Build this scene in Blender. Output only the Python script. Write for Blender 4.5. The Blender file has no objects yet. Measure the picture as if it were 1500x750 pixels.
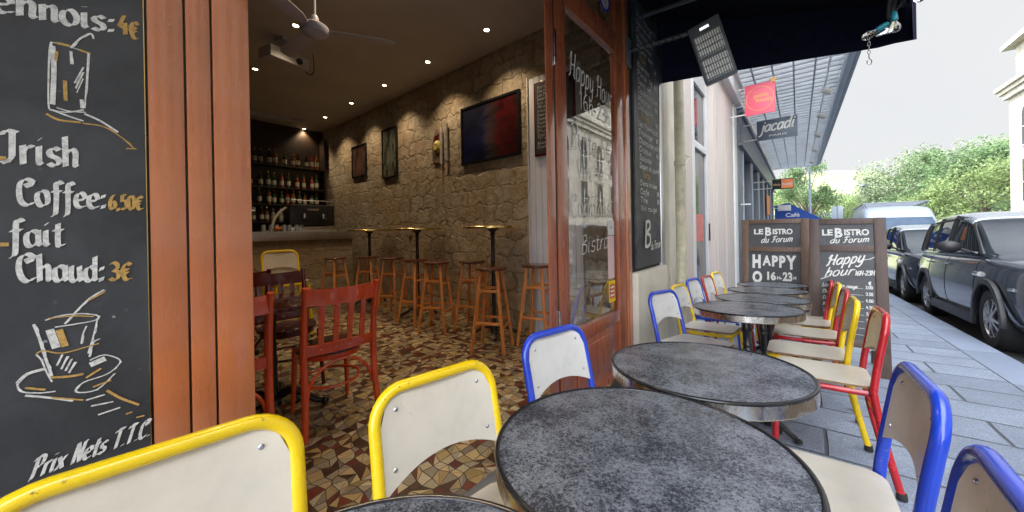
import bpy, bmesh, math, random
from mathutils import Vector, Matrix, Quaternion
PI = math.pi
rnd = random.Random(7)
scene = bpy.context.scene
COL = scene.collection
FX = 0.37            # facade plane
WY = 3.25            # inside stone wall
CZ = 3.50            # inside ceiling
SX, SY = 0.0442, -0.0441
def G(x, y):         # pavement / street height
    return SX*(x-1.26)+SY*(y-.75)

# ------------------------------------------------------------------ materials
def newmat(name):
    m = bpy.data.materials.new(name); m.use_nodes = True
    nt = m.node_tree; b = nt.nodes['Principled BSDF']
    return m, nt, b
def N(nt, t, **kw):
    n = nt.nodes.new(t)
    for k, v in kw.items():
        if k in n.inputs: n.inputs[k].default_value = v
        else: setattr(n, k, v)
    return n
def coords(nt, kind='Object', scale=(1,1,1), rot=(0,0,0)):
    tc = N(nt, 'ShaderNodeTexCoord'); mp = N(nt, 'ShaderNodeMapping')
    mp.inputs['Scale'].default_value = scale; mp.inputs['Rotation'].default_value = rot
    nt.links.new(tc.outputs[kind], mp.inputs[0]); return mp.outputs[0]
def ramp(nt, src, stops, mode='LINEAR'):
    r = N(nt, 'ShaderNodeValToRGB'); r.color_ramp.interpolation = mode
    e = r.color_ramp.elements
    while len(e) > 1: e.remove(e[-1])
    e[0].position = stops[0][0]; e[0].color = (*stops[0][1], 1)
    for p, c in stops[1:]:
        x = e.new(p); x.color = (*c, 1)
    nt.links.new(src, r.inputs[0]); return r.outputs[0]
def noise(nt, vec, scale, detail=4, rough=.55, dist=0.):
    n = N(nt, 'ShaderNodeTexNoise'); n.inputs['Scale'].default_value = scale
    n.inputs['Detail'].default_value = detail; n.inputs['Roughness'].default_value = rough
    n.inputs['Distortion'].default_value = dist
    nt.links.new(vec, n.inputs['Vector']); return n.outputs['Fac']
def mixc(nt, fac, a, b, mode='MIX'):
    m = N(nt, 'ShaderNodeMix', data_type='RGBA', blend_type=mode)
    for i, v in ((0, fac), (6, a), (7, b)):
        if hasattr(v, 'node'): nt.links.new(v, m.inputs[i])
        elif i == 0: m.inputs[0].default_value = v
        else: m.inputs[i].default_value = (*v, 1)
    return m.outputs[2]
def bump(nt, b, h, strength=.3, dist=.01):
    n = N(nt, 'ShaderNodeBump'); n.inputs['Strength'].default_value = strength
    n.inputs['Distance'].default_value = dist
    nt.links.new(h, n.inputs['Height']); nt.links.new(n.outputs[0], b.inputs['Normal'])
    return n
def mul(c, k): return tuple(min(1, x*k) for x in c)
def paint(name, c, rough=.4, metal=0., var=.15, scale=6., bmp=.05, bs=40., coat=0., spec=None, stretch=(1,1,1), emis=None, rvar=.1, wear=None):
    m, nt, b = newmat(name)
    v = coords(nt, 'Object', stretch)
    n = noise(nt, v, scale, 6, .6)
    col = ramp(nt, n, [(.3, mul(c, 1-var)), (.7, mul(c, 1+var))])
    if wear:
        wn = noise(nt, coords(nt, 'Object'), wear[1], 7, .72); wm = noise(nt, coords(nt, 'Object'), 3.7, 3)
        wx = N(nt, 'ShaderNodeMath', operation='MULTIPLY_ADD'); nt.links.new(wm, wx.inputs[0]); wx.inputs[1].default_value = .35; nt.links.new(wn, wx.inputs[2])
        col = mixc(nt, ramp(nt, wx.outputs[0], [(wear[2], (0,0,0)), (wear[2]+.03, (wear[3],)*3)]), col, wear[0])
        col = mixc(nt, ramp(nt, noise(nt, coords(nt,'Object'), 11., 5, .7), [(.45, (0,0,0)), (.8, (.22,.22,.22))]), col, mul(c, .45))
    nt.links.new(col, b.inputs['Base Color'])
    rr = N(nt, 'ShaderNodeMapRange'); nt.links.new(n, rr.inputs[0])
    rr.inputs[3].default_value = max(.02, rough-rvar); rr.inputs[4].default_value = min(1, rough+rvar)
    nt.links.new(rr.outputs[0], b.inputs['Roughness'])
    b.inputs['Metallic'].default_value = metal
    if coat: b.inputs['Coat Weight'].default_value = coat; b.inputs['Coat Roughness'].default_value = .08
    if spec is not None: b.inputs['Specular IOR Level'].default_value = spec
    if bmp: bump(nt, b, noise(nt, v, bs, 5), bmp, .004)
    if emis: b.inputs['Emission Color'].default_value = (*emis[0], 1); b.inputs['Emission Strength'].default_value = emis[1]
    return m
M = {}
def facade_paint(name, c):
    m, nt, b = newmat(name)
    v = coords(nt, 'Object'); v2 = coords(nt, 'Object', (8, 8, .6))
    n = noise(nt, v, 3., 5, .6); n2 = noise(nt, v2, 7., 6, .7)
    col = ramp(nt, n, [(.3, mul(c, .82)), (.7, mul(c, 1.15))])
    col = mixc(nt, ramp(nt, n2, [(.62, (0,0,0)), (.80, (.18,.18,.18))]), col, (.55, .27, .16))
    sp = noise(nt, v, 90., 3, .6); 
    col = mixc(nt, ramp(nt, sp, [(.70, (0,0,0)), (.74, (.5,.5,.5))]), col, (.6, .45, .35))
    nt.links.new(col, b.inputs['Base Color'])
    nt.links.new(ramp(nt, n2, [(.3, (.22,)*3), (.8, (.42,)*3)]), b.inputs['Roughness'])
    b.inputs['Coat Weight'].default_value = 1.; b.inputs['Coat Roughness'].default_value = .12; b.inputs['Coat IOR'].default_value = 1.5
    h = N(nt, 'ShaderNodeMath', operation='ADD'); nt.links.new(n2, h.inputs[0]); nt.links.new(noise(nt, v, 9., 2), h.inputs[1])
    bump(nt, b, h.outputs[0], .16, .004)
    return m
M['orange'] = facade_paint('terracotta_gloss_paint', (.49, .150, .052))
M['orange_dark'] = facade_paint('rust_gloss_paint', (.34, .092, .038))
def chalkboard(name, smudge=.5):
    m, nt, b = newmat(name); v = coords(nt, 'Object')
    n = noise(nt, v, 5., 7, .65, .6); n2 = noise(nt, v, 60., 3)
    col = ramp(nt, n, [(.35, (.028,.030,.033)), (.75, (.028+.05*smudge, .03+.05*smudge, .034+.052*smudge))])
    col = mixc(nt, ramp(nt, n2, [(.68, (0,0,0)), (.75, (.15,.15,.15))]), col, (.3,.3,.3))
    nt.links.new(col, b.inputs['Base Color']); b.inputs['Roughness'].default_value = .48
    bump(nt, b, n2, .08, .002); return m
M['chalkboard'] = chalkboard('slate_board', .8)
def chalk(name, c):
    m, nt, b = newmat(name); v = coords(nt, 'Object')
    n = noise(nt, v, 120., 4, .7)
    nt.links.new(ramp(nt, n, [(.3, mul(c,.55)), (.6, c)]), b.inputs['Base Color']); b.inputs['Roughness'].default_value = .7
    return m
M['chalk'] = chalk('white_chalk_paint', (.78,.77,.72)); M['gold'] = chalk('ochre_chalk_paint', (.60,.36,.10))
M['yellow'] = paint('yellow_enamel', (.82,.56,.006), .27, var=.07, scale=9, bmp=.05, coat=.45, wear=((.10,.07,.04), 34, .84, .8))
M['blue'] = paint('blue_enamel', (.014,.055,.50), .24, var=.15, scale=9, bmp=.05, coat=.5, wear=((.16,.16,.18), 34, .84, .8))
M['red'] = paint('red_enamel', (.40,.010,.014), .26, var=.15, scale=9, bmp=.05, coat=.5, wear=((.10,.05,.04), 34, .84, .8))
M['laminate'] = paint('cream_laminate', (.62,.565,.47), .32, var=.06, scale=4, bmp=.03, bs=12, coat=.1, wear=((.36,.30,.22), 55, .86, .5))
M['laminate_bright'] = paint('shade_lifted_laminate', (.88,.83,.74), .32, var=.06, scale=4, bmp=.03, bs=12, coat=.1, wear=((.45,.38,.28), 55, .86, .5))  # cream laminate lightened to offset the shade on pavement-side chair backs
M['laminate_white'] = paint('white_laminate', (.66,.645,.61), .30, var=.06, scale=4, bmp=.03, bs=12, coat=.1, wear=((.38,.34,.28), 55, .86, .5))
M['ply'] = paint('worn_plywood', (.20,.115,.05), .6, var=.4, scale=40)
M['steel'] = paint('bright_steel', (.62,.62,.62), .22, 1., var=.1, scale=30)
M['alu'] = paint('brushed_aluminium', (.60,.61,.63), .32, 1., var=.1, scale=8, stretch=(1,1,.1))
M['black_iron'] = paint('black_cast_iron', (.015,.015,.016), .32, var=.3, scale=30, bmp=.2, bs=60)
M['rubber'] = paint('black_rubber', (.02,.02,.02), .8)
M['black_bead'] = paint('black_edge_bead', (.012,.013,.015), .2, var=.2)
def zinc():
    m, nt, b = newmat('mottled_zinc'); v = coords(nt, 'Object'); 
    vr = N(nt, 'ShaderNodeTexVoronoi'); vr.inputs['Scale'].default_value = 120.; nt.links.new(v, vr.inputs['Vector'])
    n1 = noise(nt, v, 210., 4, .75, .6); n2 = noise(nt, v, 9., 5, .65); n3 = noise(nt, v, 2.5, 3)
    ad = N(nt, 'ShaderNodeMath', operation='MULTIPLY_ADD'); nt.links.new(n2, ad.inputs[0]); ad.inputs[1].default_value = .6; nt.links.new(n1, ad.inputs[2])
    ad2 = N(nt, 'ShaderNodeMath', operation='MULTIPLY_ADD'); nt.links.new(vr.outputs['Color'], ad2.inputs[0]); ad2.inputs[1].default_value = .12; nt.links.new(ad.outputs[0], ad2.inputs[2])
    col = ramp(nt, ad2.outputs[0], [(.64, (.046,.053,.066)), (.80, (.080,.092,.113)), (.90, (.165,.185,.22)), (.99, (.33,.36,.41))])
    nt.links.new(col, b.inputs['Base Color'])
    nt.links.new(ramp(nt, ad2.outputs[0], [(.7, (.22,)*3), (1., (.36,)*3)]), b.inputs['Roughness'])
    b.inputs['Metallic'].default_value = .55; b.inputs['Specular IOR Level'].default_value = .6
    bump(nt, b, n1, .12, .0008); return m
M['zinc'] = zinc()
def band():
    m, nt, b = newmat('worn_metal_band'); v = coords(nt, 'Object', (1,1,.5))
    n = noise(nt, v, 14., 6, .7, .5); n2 = noise(nt, v, 70., 4)
    nt.links.new(ramp(nt, n, [(.3, (.22,.20,.17)), (.42, (.58,.55,.49)), (.7, (.78,.76,.72))]), b.inputs['Base Color'])
    b.inputs['Metallic'].default_value = 1.
    nt.links.new(ramp(nt, n2, [(.3, (.12,)*3), (.8, (.38,)*3)]), b.inputs['Roughness'])
    bump(nt, b, n, .25, .002); return m
M['band'] = band()
def wood(name, c, rough=.35, coat=.2, sc=(3,3,30), k=1.):
    m, nt, b = newmat(name); v = coords(nt, 'Object', (sc[2]*.6, sc[2]*.6, sc[0]*.5))
    n = noise(nt, v, 3., 6, .65, 1.0); v2 = coords(nt, 'Object'); n2 = noise(nt, v2, 4., 3)
    col = ramp(nt, n, [(.3, mul(c, 1-.45*k)), (.5, c), (.75, mul(c, 1+.4*k))])
    col = mixc(nt, ramp(nt, n2, [(.4, (0,0,0)), (.75, (.5,.5,.5))]), col, mul(c, .55))
    nt.links.new(col, b.inputs['Base Color']); b.inputs['Roughness'].default_value = rough
    b.inputs['Coat Weight'].default_value = coat; bump(nt, b, n, .12, .002); return m
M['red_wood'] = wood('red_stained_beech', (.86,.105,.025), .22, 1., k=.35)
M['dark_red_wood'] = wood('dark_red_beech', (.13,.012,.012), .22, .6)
M['dark_seat'] = wood('dark_varnished_seat', (.06,.012,.008), .2, .6)
M['stool_wood'] = wood('orange_brown_wood', (.80,.31,.09), .3, .4)
M['stool_dark'] = wood('dark_stool_seat', (.11,.035,.015), .25, .5)
M['board_wood'] = wood('weathered_brown_frame', (.07,.04,.028), .55, .05)
M['board_wood_light'] = wood('oak_brown_frame', (.12,.068,.04), .5, .1)
M['brass'] = paint('brass_sheet', (.62,.45,.18), .25, 1., var=.2, scale=12)
def glass(name, tint=(1,1,1), rough=0.):
    m, nt, b = newmat(name); b.inputs['Base Color'].default_value = (*tint, 1)
    b.inputs['Transmission Weight'].default_value = 1; b.inputs['Roughness'].default_value = rough; b.inputs['IOR'].default_value = 1.5
    v = coords(nt, 'Object'); bump(nt, b, noise(nt, v, 1.3, 1), .02, .01); return m
M['glass'] = glass('window_glass', (.97,.99,.98))
M['car_glass'] = paint('car_window_glass', (.022,.03,.038), .03, var=.4, scale=1.5, bmp=0, spec=.35, rvar=.01)
M['screen_glass'] = paint('windscreen_glass', (.04,.08,.14), .04, var=.4, scale=2, bmp=0, spec=.3, rvar=.01)
def stonewall():
    m, nt, b = newmat('rough_ochre_stone'); 
    tc = N(nt, 'ShaderNodeTexCoord'); sp = N(nt, 'ShaderNodeSeparateXYZ'); cb = N(nt, 'ShaderNodeCombineXYZ')
    nt.links.new(tc.outputs['Object'], sp.inputs[0]); nt.links.new(sp.outputs[0], cb.inputs[0]); nt.links.new(sp.outputs[2], cb.inputs[1])
    nz = N(nt, 'ShaderNodeTexNoise'); nz.inputs['Scale'].default_value = 5; nt.links.new(tc.outputs['Object'], nz.inputs['Vector'])
    mm = N(nt, 'ShaderNodeMix', data_type='RGBA', blend_type='LINEAR_LIGHT'); mm.inputs[0].default_value = .14
    nt.links.new(cb.outputs[0], mm.inputs[6]); nt.links.new(nz.outputs['Color'], mm.inputs[7])
    br = N(nt, 'ShaderNodeTexBrick'); br.inputs['Scale'].default_value = 1.
    br.inputs['Brick Width'].default_value = .34; br.inputs['Row Height'].default_value = .22
    br.inputs['Mortar Size'].default_value = .016; br.inputs['Mortar Smooth'].default_value = .6
    br.inputs['Color1'].default_value = (.64,.56,.42,1); br.inputs['Color2'].default_value = (.50,.42,.30,1); br.inputs['Mortar'].default_value = (.38,.32,.23,1)
    nt.links.new(mm.outputs[2], br.inputs['Vector'])
    v = tc.outputs['Object']
    n1 = noise(nt, v, 11., 8, .72, .5); n2 = noise(nt, v, 1.6, 4)
    col = mixc(nt, .75, br.outputs['Color'], ramp(nt, n1, [(.3, (.25,.2,.16)), (.7, (1.,1.,.95))]), 'MULTIPLY')
    col = mixc(nt, ramp(nt, n2, [(.45, (0,0,0)), (.7, (.6,.6,.6))]), col, (.34,.21,.09))
    nt.links.new(col, b.inputs['Base Color']); b.inputs['Roughness'].default_value = .7
    vo = N(nt, 'ShaderNodeTexVoronoi'); vo.inputs['Scale'].default_value = 16; nt.links.new(v, vo.inputs['Vector'])
    a = N(nt, 'ShaderNodeMath', operation='MULTIPLY_ADD'); nt.links.new(br.outputs['Fac'], a.inputs[0]); a.inputs[1].default_value = -.5; nt.links.new(n1, a.inputs[2])
    a2 = N(nt, 'ShaderNodeMath', operation='MULTIPLY_ADD'); nt.links.new(vo.outputs['Distance'], a2.inputs[0]); a2.inputs[1].default_value = .25; nt.links.new(a.outputs[0], a2.inputs[2])
    bump(nt, b, a2.outputs[0], 1., .020); return m
M['stone'] = stonewall()
def tile(name, c, rough=.28):
    m, nt, b = newmat(name); v = coords(nt, 'Object'); g = N(nt, 'ShaderNodeAttribute'); g.attribute_name = 'tone'
    n = noise(nt, v, 160., 3); n2 = noise(nt, v, 1.5, 4)
    col = ramp(nt, n, [(.3, mul(c,.7)), (.6, c)]); tn = ramp(nt, g.outputs['Fac'], [(0,(.6,.6,.6)),(1,(1.35,1.33,1.3))]); col = mixc(nt, 1., col, tn, 'MULTIPLY')
    nt.links.new(col, b.inputs['Base Color']); nt.links.new(ramp(nt, n2, [(.3,(rough-.08,)*3),(.7,(rough+.16,)*3)]), b.inputs['Roughness']); bump(nt, b, n, .05, .001); return m
TILES = [tile('ochre_tile',(.42,.31,.15)), tile('beige_tile',(.46,.38,.24)), tile('oxblood_tile',(.14,.032,.02)), tile('dark_brown_tile',(.075,.032,.018)), tile('speckled_grey_tile',(.28,.23,.17)), tile('mustard_tile',(.36,.25,.10))]
M['grout'] = paint('dark_grout', (.05,.04,.03), .8)

def paving():
    m, nt, b = newmat('granite_paving'); 
    v = coords(nt, 'Object'); 
    br = N(nt, 'ShaderNodeTexBrick'); br.inputs['Scale'].default_value = 1.
    br.inputs['Brick Width'].default_value = .80; br.inputs['Row Height'].default_value = .36; br.inputs['Mortar Size'].default_value = .010; br.inputs['Mortar Smooth'].default_value = .5
    br.inputs['Color1'].default_value = (.30,.35,.44,1); br.inputs['Color2'].default_value = (.215,.25,.32,1); br.inputs['Mortar'].default_value = (.075,.085,.10,1)
    br.inputs['Bias'].default_value = .0; br.offset_frequency = 2; br.offset = .43
    nz = N(nt, 'ShaderNodeTexNoise'); nz.inputs['Scale'].default_value = 2.; nt.links.new(v, nz.inputs['Vector'])
    mm = N(nt, 'ShaderNodeMix', data_type='RGBA', blend_type='LINEAR_LIGHT'); mm.inputs[0].default_value = .012
    nt.links.new(v, mm.inputs[6]); nt.links.new(nz.outputs['Color'], mm.inputs[7]); nt.links.new(mm.outputs[2], br.inputs['Vector'])
    n1 = noise(nt, v, 160., 4, .7); n2 = noise(nt, v, 2.2, 6, .65); n3 = noise(nt, v, 24., 8, .78)
    col = mixc(nt, .9, br.outputs['Color'], ramp(nt, n1, [(.38, (.42,.42,.42)), (.60, (1.25,1.25,1.25))]), 'MULTIPLY')
    col = mixc(nt, ramp(nt, n2, [(.42, (0,0,0)), (.75, (.55,.55,.55))]), col, (.13,.155,.20))
    col = mixc(nt, ramp(nt, n3, [(.66, (0,0,0)), (.74, (.5,.5,.5))]), col, (.05,.055,.068))
    nt.links.new(col, b.inputs['Base Color'])
    nt.links.new(ramp(nt, n3, [(.3, (.38,)*3), (.7, (.62,)*3)]), b.inputs['Roughness'])
    a = N(nt, 'ShaderNodeMath', operation='MULTIPLY_ADD'); nt.links.new(br.outputs['Fac'], a.inputs[0]); a.inputs[1].default_value = -1.2; nt.links.new(n3, a.inputs[2])
    bump(nt, b, a.outputs[0], 1., .010); return m
M['paving'] = paving()
M['kerb'] = paint('granite_kerb', (.21,.25,.33), .5, var=.3, scale=120, bmp=.3, bs=60)
M['asphalt'] = paint('asphalt', (.05,.05,.053), .8, var=.4, scale=150, bmp=.5, bs=200)
M['ceiling'] = paint('smoked_ceiling', (.60,.58,.54), .65, var=.08, scale=1.2, bmp=.05)
M['white_paint'] = paint('white_paint', (.64,.64,.62), .45, var=.06, scale=3)
M['pink_paint'] = paint('pinkish_white_render', (.58,.505,.455), .55, var=.06, scale=2, stretch=(1,1,.3))
M['cream_paint'] = paint('cream_render', (.66,.62,.52), .5, var=.12, scale=4, bmp=.2, bs=20)
M['pipe'] = paint('peeling_cream_pipe', (.58,.53,.38), .5, var=.25, scale=9, bmp=.3, bs=18)
M['grey_shop'] = paint('slate_grey_paint', (.075,.095,.125), .4, var=.12, scale=3)
M['grey_light'] = paint('pale_grey_paint', (.34,.40,.47), .45, var=.1, scale=3)
M['dark'] = paint('dark_interior', (.012,.011,.010), .7)
M['brown_dark'] = paint('dark_brown_shelf', (.022,.013,.008), .4)
M['awning'] = paint('black_canvas', (.004,.005,.009), .85, var=.3, scale=20, bmp=.1, bs=200, spec=.15)
M['awning_end'] = paint('navy_canvas', (.010,.013,.035), .8, var=.3, scale=20, spec=.2)
M['heater'] = paint('grey_powder_coat', (.10,.11,.125), .4, var=.1)
def ribbed_white():
    return paint('white_boarding', (.66,.67,.70), .5, var=.1, scale=2)
M['boarding'] = ribbed_white()
M['grey_metal'] = paint('grey_metal', (.22,.24,.27), .4, .6, var=.15)
M['plastic_white'] = paint('white_plastic', (.55,.55,.53), .4, var=.05)
M['fan'] = paint('grey_fan_enamel', (.55,.55,.60), .4, var=.05)
M['stone_building'] = None
def ashlar(name, c, bw, rh, mortar=.01):
    m, nt, b = newmat(name); tc = N(nt, 'ShaderNodeTexCoord'); sp = N(nt, 'ShaderNodeSeparateXYZ'); cb = N(nt, 'ShaderNodeCombineXYZ')
    nt.links.new(tc.outputs['Object'], sp.inputs[0])
    ad = N(nt, 'ShaderNodeMath', operation='ADD'); nt.links.new(sp.outputs[0], ad.inputs[0]); nt.links.new(sp.outputs[1], ad.inputs[1])
    nt.links.new(ad.outputs[0], cb.inputs[0]); nt.links.new(sp.outputs[2], cb.inputs[1])
    br = N(nt, 'ShaderNodeTexBrick'); br.inputs['Scale'].default_value = 1.; br.inputs['Brick Width'].default_value = bw; br.inputs['Row Height'].default_value = rh
    br.inputs['Mortar Size'].default_value = mortar; br.inputs['Color1'].default_value = (*mul(c,1.05),1); br.inputs['Color2'].default_value = (*mul(c,.85),1); br.inputs['Mortar'].default_value = (*mul(c,.5),1)
    nt.links.new(cb.outputs[0], br.inputs['Vector']); n = noise(nt, tc.outputs['Object'], 1.3, 7, .65)
    col = mixc(nt, .6, br.outputs['Color'], ramp(nt, n, [(.3, (.6,.58,.55)), (.7, (1.05,1.05,1.05))]), 'MULTIPLY')
    nt.links.new(col, b.inputs['Base Color']); b.inputs['Roughness'].default_value = .85
    bump(nt, b, br.outputs['Fac'], -.4, .02); return m
M['ashlar'] = ashlar('limestone_blocks', (.44,.41,.36), 1.1, .42)
M['window_dark'] = paint('dark_window_pane', (.03,.035,.04), .06, bmp=0, spec=.8, rvar=.02)

# ------------------------------------------------------------------ mesh builder
class MB:
    def __init__(s): s.v = []; s.f = []; s.m = []; s.mi = 0
    def add(s, vs, fs):
        k = len(s.v); s.v += [tuple(v) for v in vs]; s.f += [tuple(i+k for i in f) for f in fs]; s.m += [s.mi]*len(fs)
    def box(s, x0, x1, y0, y1, z0, z1, T=None):
        P = [Vector(p) for p in ((x0,y0,z0),(x1,y0,z0),(x1,y1,z0),(x0,y1,z0),(x0,y0,z1),(x1,y0,z1),(x1,y1,z1),(x0,y1,z1))]
        if T: P = [T @ p for p in P]
        s.add(P, [(0,3,2,1),(4,5,6,7),(0,1,5,4),(1,2,6,5),(2,3,7,6),(3,0,4,7)]); return s
    def quad(s, a, b, c, d): s.add([a,b,c,d], [(0,1,2,3)]); return s
    def tube(s, pts, r, n=10, closed=False, caps=True, flat=None):
        P = [Vector(p) for p in pts]; k = len(P); R = r if hasattr(r, '__len__') else [r]*k
        def tan(i):
            if closed: return (P[(i+1)%k]-P[i-1]).normalized()
            return (P[min(i+1,k-1)]-P[max(i-1,0)]).normalized()
        t = tan(0); a = Vector((0,0,1)) if abs(t.z) < .9 else Vector((1,0,0)); u = t.cross(a).normalized()
        vs = []
        for i in range(k):
            t2 = tan(i); q = t.rotation_difference(t2); u = q @ u; u = (u - t2*u.dot(t2)).normalized(); w = t2.cross(u); t = t2
            for j in range(n):
                an = 2*PI*j/n; vs.append(P[i]+(u*math.cos(an)+w*math.sin(an))*R[i])
        fs = []
        for i in range(k if closed else k-1):
            for j in range(n):
                a0 = i*n+j; a1 = i*n+(j+1)%n; i2 = (i+1)%k
                fs.append((a0, a1, i2*n+(j+1)%n, i2*n+j))
        if not closed and caps: fs.append(tuple(range(n-1,-1,-1))); fs.append(tuple((k-1)*n+j for j in range(n)))
        s.add(vs, fs); return s
    def bar(s, a, b, w, h, up=(0,0,1)):      # rectangular bar a->b
        a = Vector(a); b = Vector(b); t = (b-a).normalized(); up = Vector(up)
        if abs(t.dot(up)) > .99: up = Vector((1,0,0))
        x = t.cross(up).normalized()*w/2; y = x.cross(t).normalized()*h/2
        s.add([a-x-y, a+x-y, a+x+y, a-x+y, b-x-y, b+x-y, b+x+y, b-x+y], [(0,3,2,1),(4,5,6,7),(0,1,5,4),(1,2,6,5),(2,3,7,6),(3,0,4,7)]); return s
    def lathe(s, prof, c=(0,0,0), n=32, axis='z', cap=True):
        vs = []; k = len(prof); c = Vector(c)
        for r, z in prof:
            for j in range(n):
                an = 2*PI*j/n; p = (r*math.cos(an), r*math.sin(an), z)
                if axis == 'x': p = (p[2], p[0], p[1])
                if axis == 'y': p = (p[0], p[2], p[1])
                vs.append(c+Vector(p))
        fs = [(i*n+j, i*n+(j+1)%n, (i+1)*n+(j+1)%n, (i+1)*n+j) for i in range(k-1) for j in range(n)]
        if cap: fs.append(tuple(range(n-1,-1,-1))); fs.append(tuple((k-1)*n+j for j in range(n)))
        s.add(vs, fs); return s
    def prism(s, poly, z0, z1, T=None):   # poly list of (x,y)
        k = len(poly); P = [Vector((x,y,z0)) for x,y in poly]+[Vector((x,y,z1)) for x,y in poly]
        if T: P = [T @ p for p in P]
        s.add(P, [tuple(range(k-1,-1,-1)), tuple(range(k,2*k))]+[(i,(i+1)%k,k+(i+1)%k,k+i) for i in range(k)]); return s
    def grid(s, rows):        # rows of points
        h = len(rows); w = len(rows[0]); vs = [p for r in rows for p in r]
        s.add(vs, [(i*w+j, i*w+j+1, (i+1)*w+j+1, (i+1)*w+j) for i in range(h-1) for j in range(w-1)]); return s
    def ball(s, c, r, n=12, sc=(1,1,1)):
        m = n//2; prof = []
        vs = []; 
        for i in range(m+1):
            th = PI*i/m
            for j in range(n):
                vs.append((c[0]+r*sc[0]*math.sin(th)*math.cos(2*PI*j/n), c[1]+r*sc[1]*math.sin(th)*math.sin(2*PI*j/n), c[2]+r*sc[2]*math.cos(th)))
        s.add(vs, [(i*n+j, (i+1)*n+j, (i+1)*n+(j+1)%n, i*n+(j+1)%n) for i in range(m) for j in range(n)]); return s
    def mesh(s, name, mats, smooth=True, angle=35, bevel=0, weld=False):
        me = bpy.data.meshes.new(name); me.from_pydata([tuple(v) for v in s.v], [], s.f)
        for m in (mats if isinstance(mats, (list,tuple)) else [mats]): me.materials.append(m)
        me.polygons.foreach_set('material_index', s.m)
        bm = bmesh.new(); bm.from_mesh(me)
        if weld: bmesh.ops.remove_doubles(bm, verts=bm.verts, dist=1e-5)
        bmesh.ops.recalc_face_normals(bm, faces=bm.faces)
        if bevel: 
            es = [e for e in bm.edges if len(e.link_faces) == 2 and e.calc_face_angle(0) > math.radians(40)]
            bmesh.ops.bevel(bm, geom=es, offset=bevel, segments=2, profile=.6, affect='EDGES', clamp_overlap=True)
        bm.to_mesh(me); bm.free()
        if smooth:
            me.polygons.foreach_set('use_smooth', [True]*len(me.polygons)); me.set_sharp_from_angle(angle=math.radians(angle))
        me.update(); return me
def link(name, data, parent=None):
    o = bpy.data.objects.new(name, data); COL.objects.link(o)
    if parent is not None: o.parent = parent
    return o
def part(name, mb, mats, parent=None, **kw):
    return link(name, mb.mesh(name, mats, **kw), parent)
def tag(o, label, cat, group=None):
    o['label'] = label; o['category'] = cat
    if group: o['group'] = group
    return o
def thing(name, label, cat, loc=(0,0,0), rotz=0, group=None):
    o = link(name, None); o.empty_display_size = .1; o.location = loc; o.rotation_euler = (0,0,rotz)
    return tag(o, label, cat, group)
def struct(o): o['kind'] = 'structure'; return o
def dup(root, loc, rotz, label, group=None):
    r = root.copy(); COL.objects.link(r); r.location = loc; r.rotation_euler = (root.rotation_euler[0], root.rotation_euler[1], rotz); r['label'] = label
    if group: r['group'] = group
    for ch in list(root.children):
        c = ch.copy(); COL.objects.link(c); c.parent = r
        for g in list(ch.children):
            d = g.copy(); COL.objects.link(d); d.parent = c
    return r
def tilt(o, rz, h=.75):        # stand on the sloping pavement
    n = Vector((-SX, -SY, 1)).normalized()
    q = Vector((0,0,1)).rotation_difference(n) @ Quaternion((0,0,1), rz); o.location.x += SX*h; o.location.y += SY*h; o.location.z += (SX*SX+SY*SY)*h
    o.rotation_mode = 'QUATERNION'; o.rotation_quaternion = q
def rrect(w, h, r, n=6, x0=0, y0=0):
    P = []
    for cx, cy, a0 in ((w/2-r, h/2-r, 0), (-w/2+r, h/2-r, PI/2), (-w/2+r, -h/2+r, PI), (w/2-r, -h/2+r, 1.5*PI)):
        for i in range(n+1):
            a = a0+PI/2*i/n; P.append((x0+cx+r*math.cos(a), y0+cy+r*math.sin(a)))
    return P
def smooth_path(P, k=6):
    P = [Vector(p) for p in P]; out = []
    for i in range(len(P)-1):
        p0 = P[max(i-1,0)]; p1 = P[i]; p2 = P[i+1]; p3 = P[min(i+2,len(P)-1)]
        for j in range(k):
            t = j/k; out.append(.5*((2*p1)+(p2-p0)*t+(2*p0-5*p1+4*p2-p3)*t*t+(3*p1-p0-3*p2+p3)*t**3))
    out.append(P[-1]); return out

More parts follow.
